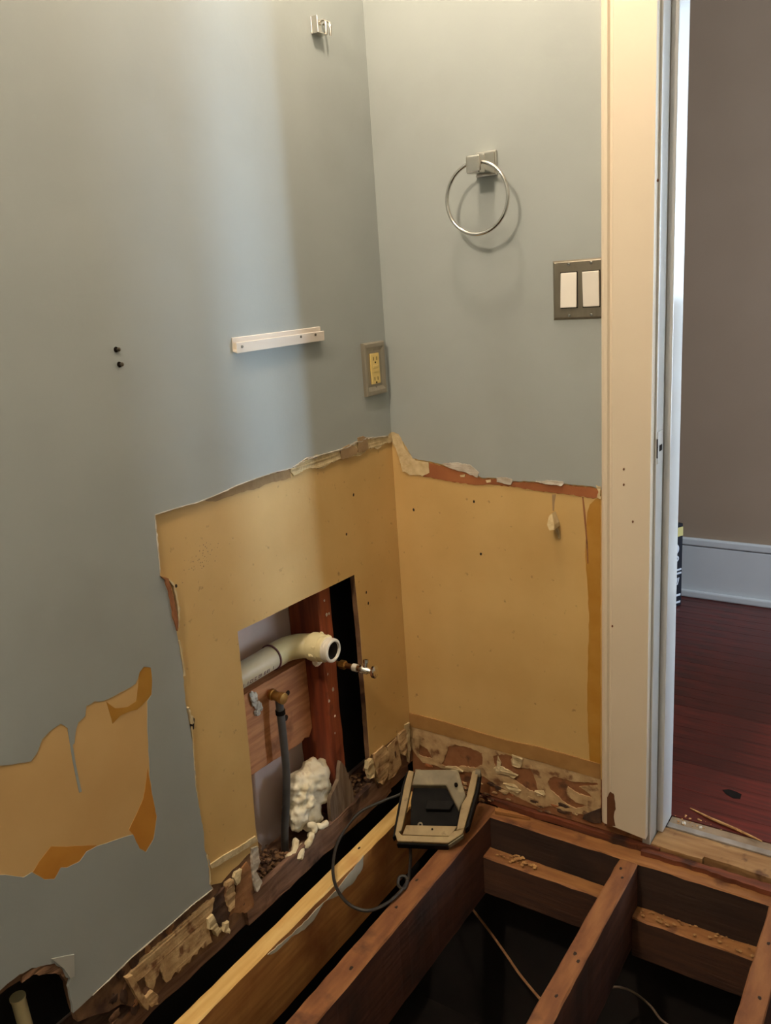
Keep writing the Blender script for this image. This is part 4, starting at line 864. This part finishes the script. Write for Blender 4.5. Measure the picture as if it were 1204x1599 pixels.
# wires hanging in the crawl space
tube_a = tubev(spline([P['wire_a'][0][:2]+(-0.36,)] + P['wire_a'][1:], 5), 0.0032, 8)
finish(obj('cable', *tube_a, 'wire_tan', base=True), 'tan cable slanting below the joists left of the middle joist', 'cable', 'cables below the joists')
tube_b = tubev(spline(P['wire_b'], 5), 0.0026, 8)
finish(obj('cable', *tube_b, 'wire_grey', base=True), 'thin grey cable curving below joists right of the middle joist', 'cable', 'cables below the joists')

# ------------------------------------------------------------------ work light resting on the joists
WL = empty('work_light', P['work_light']['FL'], 'dusty beige and black folding work light resting in the corner on the joists', 'lamp')
FLc, FRc, BLc, BRc = (Vector(P['work_light'][k]) for k in ('FL', 'FR', 'BL', 'BR'))
NRM = (FRc-FLc).cross(BLc-FLc).normalized()
def Q(u, v, h):      # u across, v from front to back, h up out of the frame plane (metres)
    return tuple(FLc*(1-u)*(1-v)+FRc*u*(1-v)+BLc*(1-u)*v+BRc*u*v + NRM*h)
def qprism(name, uv, h0, h1, m, parent, bevel=0.0, h1f=None):
    n = len(uv)
    V = [Q(u, v, h0) for u, v in uv] + [Q(u, v, (h1f(u, v) if h1f else h1)) for u, v in uv]
    F = [tuple(range(n)), tuple(range(2*n-1, n-1, -1))] + [(i, (i+1) % n, (i+1) % n+n, i+n) for i in range(n)]
    return obj(name, V, F, m, parent, bevel=bevel)
qprism('front_bar', [(0.06, 0.0), (0.80, 0.0), (0.98, 0.13), (0.98, 0.20), (0.85, 0.16), (0.78, 0.085), (0.10, 0.085), (0.02, 0.16), (0.0, 0.10)], 0.0, 0.018, 'light_frame', WL, 0.002)
qprism('corner_guard', [(0.80, -0.015), (0.82, -0.02), (0.99, 0.11), (0.985, 0.135)], -0.004, 0.014, 'light_cap', WL, 0.001)
qprism('side_arm', [(0.0, 0.10), (0.085, 0.15), (0.10, 0.75), (0.10, 0.98), (0.02, 1.0), (0.0, 0.8)], 0.0, 0.016, 'light_frame', WL, 0.002)
qprism('side_arm', [(0.875, 0.17), (0.98, 0.20), (1.0, 0.70), (0.985, 1.0), (0.90, 1.0), (0.90, 0.62), (0.86, 0.60), (0.86, 0.48)], 0.0, 0.016, 'light_frame', WL, 0.002)
qprism('bumper', [(-0.035, 0.06), (0.0, 0.10), (0.0, 0.8), (0.02, 1.0), (-0.02, 0.98), (-0.045, 0.75)], -0.016, 0.009, 'black_plastic', WL, 0.002)
qprism('bumper', [(0.985, 0.20), (1.03, 0.24), (1.05, 0.72), (1.02, 0.98), (0.99, 1.0), (1.003, 0.70)], -0.018, 0.010, 'black_plastic', WL, 0.002)
qprism('bumper', [(0.04, -0.022), (0.80, -0.026), (0.80, 0.004), (0.06, 0.004)], -0.014, 0.011, 'black_plastic', WL, 0.002)
qprism('cross_bar', [(0.10, 0.105), (0.80, 0.105), (0.87, 0.24), (0.13, 0.24)], -0.006, 0.010, 'light_frame', WL, 0.0015)
for u in (0.13, 0.96):
    c = Vector(Q(u+.02, 0.97, 0.008)); ax = (FRc-FLc).normalized()
    V, F = lathev([(-.006, 0), (-.006, .010), (.006, .010), (.006, .006), (.004, .005), (.004, 0)], c, ax, 20)
    obj('hinge', V, F, 'light_cap', WL, smooth=True)
# black lamp head hanging in the frame
hd = qprism('lamp_head', [(0.16, 0.26), (0.84, 0.26), (0.86, 0.60), (0.72, 0.90), (0.14, 0.90), (0.12, 0.60)], -0.045, 0.0, 'black_plastic', WL, 0.003,
            h1f=lambda u, v: -0.020 + 0.046*max(0, (v-0.26)/0.64))
qprism('heat_sink', [(0.36, 0.46), (0.70, 0.46), (0.74, 0.54), (0.74, 0.58), (0.36, 0.58)], -0.03, 0.010, 'black_plastic', hd, 0.001)
cap = qprism('head_cap', [(0.12, 0.74), (0.60, 0.74), (0.84, 0.44), (0.90, 0.62), (0.72, 0.95), (0.14, 0.95)], 0.0, 0.036, 'light_cap', WL, 0.003,
             h1f=lambda u, v: 0.012 + 0.026*max(0, min(1, (v-0.44)/0.4)))
c = Vector(Q(0.74, 0.74, 0.036)); V, F = lathev([(-.004, 0), (-.004, .0042), (.002, .0042), (.002, 0)], c, NRM, 12); obj('screw_hole', V, F, 'dark_slot', cap)
c = Vector(Q(0.52, 0.19, 0.010)); V, F = lathev([(-.002, 0), (-.002, .0024), (.0012, .0024), (.0012, 0)], c, NRM, 10); obj('screw_hole', V, F, 'dark_slot', WL)
c = Vector(Q(0.33, 0.25, 0.008)); V, F = lathev([(-.002, .003), (-.002, .006), (.001, .006), (.001, .003)], c, NRM, 14); obj('clip_ring', V, F, 'light_cap', WL)
cp = spline(P['cord'], 6)
tube('power_cord', cp, 0.0036, 'cord_black', WL, 10)
c = Vector(cp[int(len(cp)*0.60)]); V, F = lumpv(c, (.006, .005, .005), 3, 1, .3); obj('cord_tie', V, F, 'screw_steel', WL)

# ------------------------------------------------------------------ fittings on the walls
# towel ring
TR = empty('towel_ring', (0.272, 0.0, 1.452), 'chrome towel ring hanging on the grey back wall', 'towel ring')
def frustum(x, z, y0, y1, h0, h1):
    V = []
    for y, h in ((y0, h0), (y1, h1)):
        V += [(x-h, y, z-h), (x+h, y, z-h), (x+h, y, z+h), (x-h, y, z+h)]
    F = [(0, 1, 2, 3), (7, 6, 5, 4)] + [(i, (i+1) % 4, (i+1) % 4+4, i+4) for i in range(4)]
    return V, F
V, F = frustum(0.276, 1.452, -0.0052, -0.012, .0235, .0235); obj('wall_plate', V, F, 'nickel', TR, bevel=0.002)
V, F = frustum(0.276, 1.452, -0.0118, -0.046, .0205, .0145); obj('post', V, F, 'nickel', TR, bevel=0.0015)
V, F = boxv(0.276-.0155, 0.276+.0155, -0.068, -0.044, 1.452-.021, 1.452+.013); obj('post_head', V, F, 'nickel', TR, bevel=0.004)
RC, RR = (0.277, -0.057, 1.3855), 0.0668
ringp = [(RC[0]+RR*math.sin(2*math.pi*i/72), RC[1], RC[2]+RR*math.cos(2*math.pi*i/72)) for i in range(73)]
tube('ring', ringp, 0.0037, 'chrome', TR, 12)
# double switch
SW = empty('light_switch', (0.462, -0.005, 1.143), 'brushed metal double switch plate with two white rockers beside door casing', 'switch')
x0, x1, z0, z1 = 0.4115, 0.5120, 1.143, 1.257
V = [(x0, -0.0052, z0), (x1, -0.0052, z0), (x1, -0.0052, z1), (x0, -0.0052, z1), (x0+.004, -0.0100, z0+.004), (x1, -0.0100, z0+.004), (x1, -0.0100, z1-.004), (x0+.004, -0.0100, z1-.004)]
F = [(0, 1, 2, 3), (7, 6, 5, 4), (0, 4, 5, 1), (1, 5, 6, 2), (2, 6, 7, 3), (3, 7, 4, 0)]
obj('plate', V, F, 'nickel_dark', SW, bevel=0.0008)
for i, cx in enumerate((0.4465, 0.4915)):
    V, F = boxv(cx-.0175, cx+.0175, -0.0108, -0.0098, 1.2-.0345, 1.2+.0345); obj('rocker_gap', V, F, 'dark_slot', SW)
    t = 0.002 if i == 0 else -0.002
    V = [(cx-.0165, -0.0100, 1.2-.033), (cx+.0165, -0.0100, 1.2-.033), (cx+.0165, -0.0100, 1.2+.033), (cx-.0165, -0.0100, 1.2+.033),
         (cx-.0165, -0.0145-t, 1.2-.033), (cx+.0165, -0.0145-t, 1.2-.033), (cx+.0165, -0.0145+t, 1.2+.033), (cx-.0165, -0.0145+t, 1.2+.033)]
    obj('rocker', V, F := [(0, 1, 2, 3), (7, 6, 5, 4), (0, 4, 5, 1), (1, 5, 6, 2), (2, 6, 7, 3), (3, 7, 4, 0)], 'rocker_white', SW, bevel=0.0012)
    for zz in (1.2-.0485, 1.2+.0485):
        sc = lathe('screw', [(0, 0), (0, .0033), (.0012, .0028), (.0016, 0)], (cx, -0.0100, zz), (0, -1, 0), 'nickel', SW, 14)
        V, F = boxv(cx-.0025, cx+.0025, -0.0120, -0.0112, zz-.0004, zz+.0004); obj('slot', V, F, 'dark_slot', sc)
# yellowed outlet
OT = empty('wall_outlet', (0.005, -0.064, 0.998), 'yellowed wall outlet in a brushed nickel cover plate near the room corner', 'outlet')
yc, zc = -0.0635, 1.056
def rect(h, w): return [(yc-w, zc-h), (yc+w, zc-h), (yc+w, zc+h), (yc-w, zc+h)]
hw, hh = 0.040, 0.058
rings = [(0.0052, hw, hh), (0.0130, hw, hh), (0.0150, hw-.003, hh-.003), (0.0150, hw-.006, hh-.010), (0.0105, hw-.013, hh-.019), (0.0105, 0.017, 0.034)]
V, F = [], []
for (x, w, h) in rings: V += [(x, a, b) for a, b in rect(h, w)]
for i in range(len(rings)-1):
    for k in range(4): F.append((i*4+k, i*4+(k+1) % 4, i*4+4+(k+1) % 4, i*4+4+k))
obj('cover_plate', V, F, 'nickel_brushed', OT)
rc_ = box('receptacle', (0.0054, 0.0135, yc-.0165, yc+.0165, zc-.0335, zc+.0335), 'receptacle_yellow', OT, bevel=0.001)
for s in (1, -1):
    for dy in (-.0062, .0062): box('slot', (0.0132, 0.0138, yc+dy-.0009, yc+dy+.0009, zc+s*.022-.004, zc+s*.022+.004), 'dark_slot', rc_)
    box('ground_hole', (0.0132, 0.0138, yc-.0022, yc+.0022, zc+s*.022-.0105, zc+s*.022-.0065), 'dark_slot', rc_)
    box('button', (0.0134, 0.0146, yc-.009, yc+.009, zc+s*.0045-.0032, zc+s*.0045+.0032), 'receptacle_yellow', rc_, bevel=0.0006)
for s in (1, -1): lathe('screw', [(0, 0), (0, .003), (.0012, .0025), (.0014, 0)], (0.0105, yc, zc+s*.0425), (1, 0, 0), 'nickel', OT, 12)
# white mirror channel
MR = empty('mirror_channel', (0.005, -0.37, 1.135), 'short white metal mirror channel screwed to the left wall', 'rail')
y0, y1 = -0.500, -0.243
prof = [(0.0052, 1.135), (0.0150, 1.135), (0.0150, 1.1445), (0.0138, 1.1445), (0.0138, 1.1362), (0.0064, 1.1362), (0.0064, 1.162), (0.0052, 1.162)]
prof = [(0.0052, 1.137), (0.0155, 1.134), (0.0165, 1.152), (0.0150, 1.153), (0.0140, 1.139), (0.0072, 1.140), (0.0078, 1.1605), (0.0052, 1.1615)]
n = len(prof); V = [(a, y, b) for y in (y0, y1) for a, b in prof]
F = [(i, (i+1) % n, (i+1) % n+n, i+n) for i in range(n)] + [tuple(range(n)), tuple(range(2*n-1, n-1, -1))]
obj('channel', V, F, 'rail_white', MR)
for yy in (-0.487, -0.318, -0.272):
    lathe('screw', [(0, 0), (0, .0028), (.0012, .0024), (.0014, 0)], (0.0164, yy, 1.1445 if yy < -.4 else 1.1475), (1, 0, 0), 'screw_steel', MR, 10)
# mirror clip
CL = empty('mirror_clip', (0.005, -0.168, 1.71), 'small nickel mirror clip high on the left wall', 'clip')
box('clip_plate', (0.0052, 0.0075, -0.190, -0.158, 1.706, 1.736), 'nickel', CL, bevel=0.0008)
box('clip_side', (0.0075, 0.022, -0.190, -0.1875, 1.706, 1.736), 'nickel', CL, bevel=0.0006)
box('clip_ledge', (0.0075, 0.022, -0.1875, -0.160, 1.706, 1.7085), 'nickel', CL, bevel=0.0006)
for yy in (-0.166, -0.153): 
    v, f = tubev(spline([(0.0075, yy, 1.728), (0.018, yy, 1.732), (0.024, yy, 1.726), (0.024, yy, 1.714), (0.023, yy, 1.706)], 4), 0.0024, 8); obj('prong', v, f, 'nickel', CL, smooth=True)
lathe('screw', [(0, 0), (0, .0055), (.003, .005), (.0045, 0)], (0.0075, -0.176, 1.727), (1, 0, 0), 'chrome', CL, 16)
# two bare screws
for (yy, zz, lab) in ((-0.756, 1.166, 'upper of two bare screws left in the grey left wall'), (-0.754, 1.143, 'lower of two bare screws left in the grey left wall')):
    s = empty('wall_screw', (0.005, yy, zz), lab, 'screw', 'bare wall screws')
    lathe('anchor', [(0, 0), (0, .0045), (.0015, .004), (.002, 0)], (0.0052, yy, zz), (1, 0, 0), 'dark_slot', s, 14)
    lathe('screw_head', [(.001, .0015), (.006, .0015), (.006, .0034), (.0075, .0030), (.009, 0)], (0.0052, yy, zz), (1, 0, 0), 'screw_steel', s, 14)

# lamps above the frame that light the room
VL = empty('wall_sconce', (0.005, -0.34, 2.17), 'nickel wall sconce high on the left wall', 'lamp')
box('back_plate', (0.0052, 0.022, -0.39, -0.29, 2.20, 2.30), 'nickel_brushed', VL, bevel=0.003)
bx, by, bz = BULBS[0][0]
tube('arm', spline([(0.022, by, 2.25), (0.09, by, 2.262), (bx-.03, by, 2.268), (bx, by, 2.25), (bx, by, 2.225)], 5), 0.008, 'nickel', VL, 12)
lathe('socket', [(0, 0), (0, .02), (.03, .022), (.03, 0)], (bx, by, 2.205), (0, 0, 1), 'nickel', VL, 16)
CLM = empty('ceiling_lamp', (BULBS[1][0][0], BULBS[1][0][1], ROOM_Z), 'plain bulb holder on the bathroom ceiling', 'lamp')
bx, by, bz = BULBS[1][0]
lathe('canopy', [(0, 0), (0, .06), (-.012, .058), (-.025, .03), (-.025, 0)], (bx, by, ROOM_Z-.0005), (0, 0, 1), 'nickel', CLM, 24)
lathe('socket', [(0, 0), (0, .02), (.055, .022), (.055, 0)], (bx, by, ROOM_Z-.08), (0, 0, 1), 'nickel', CLM, 16)
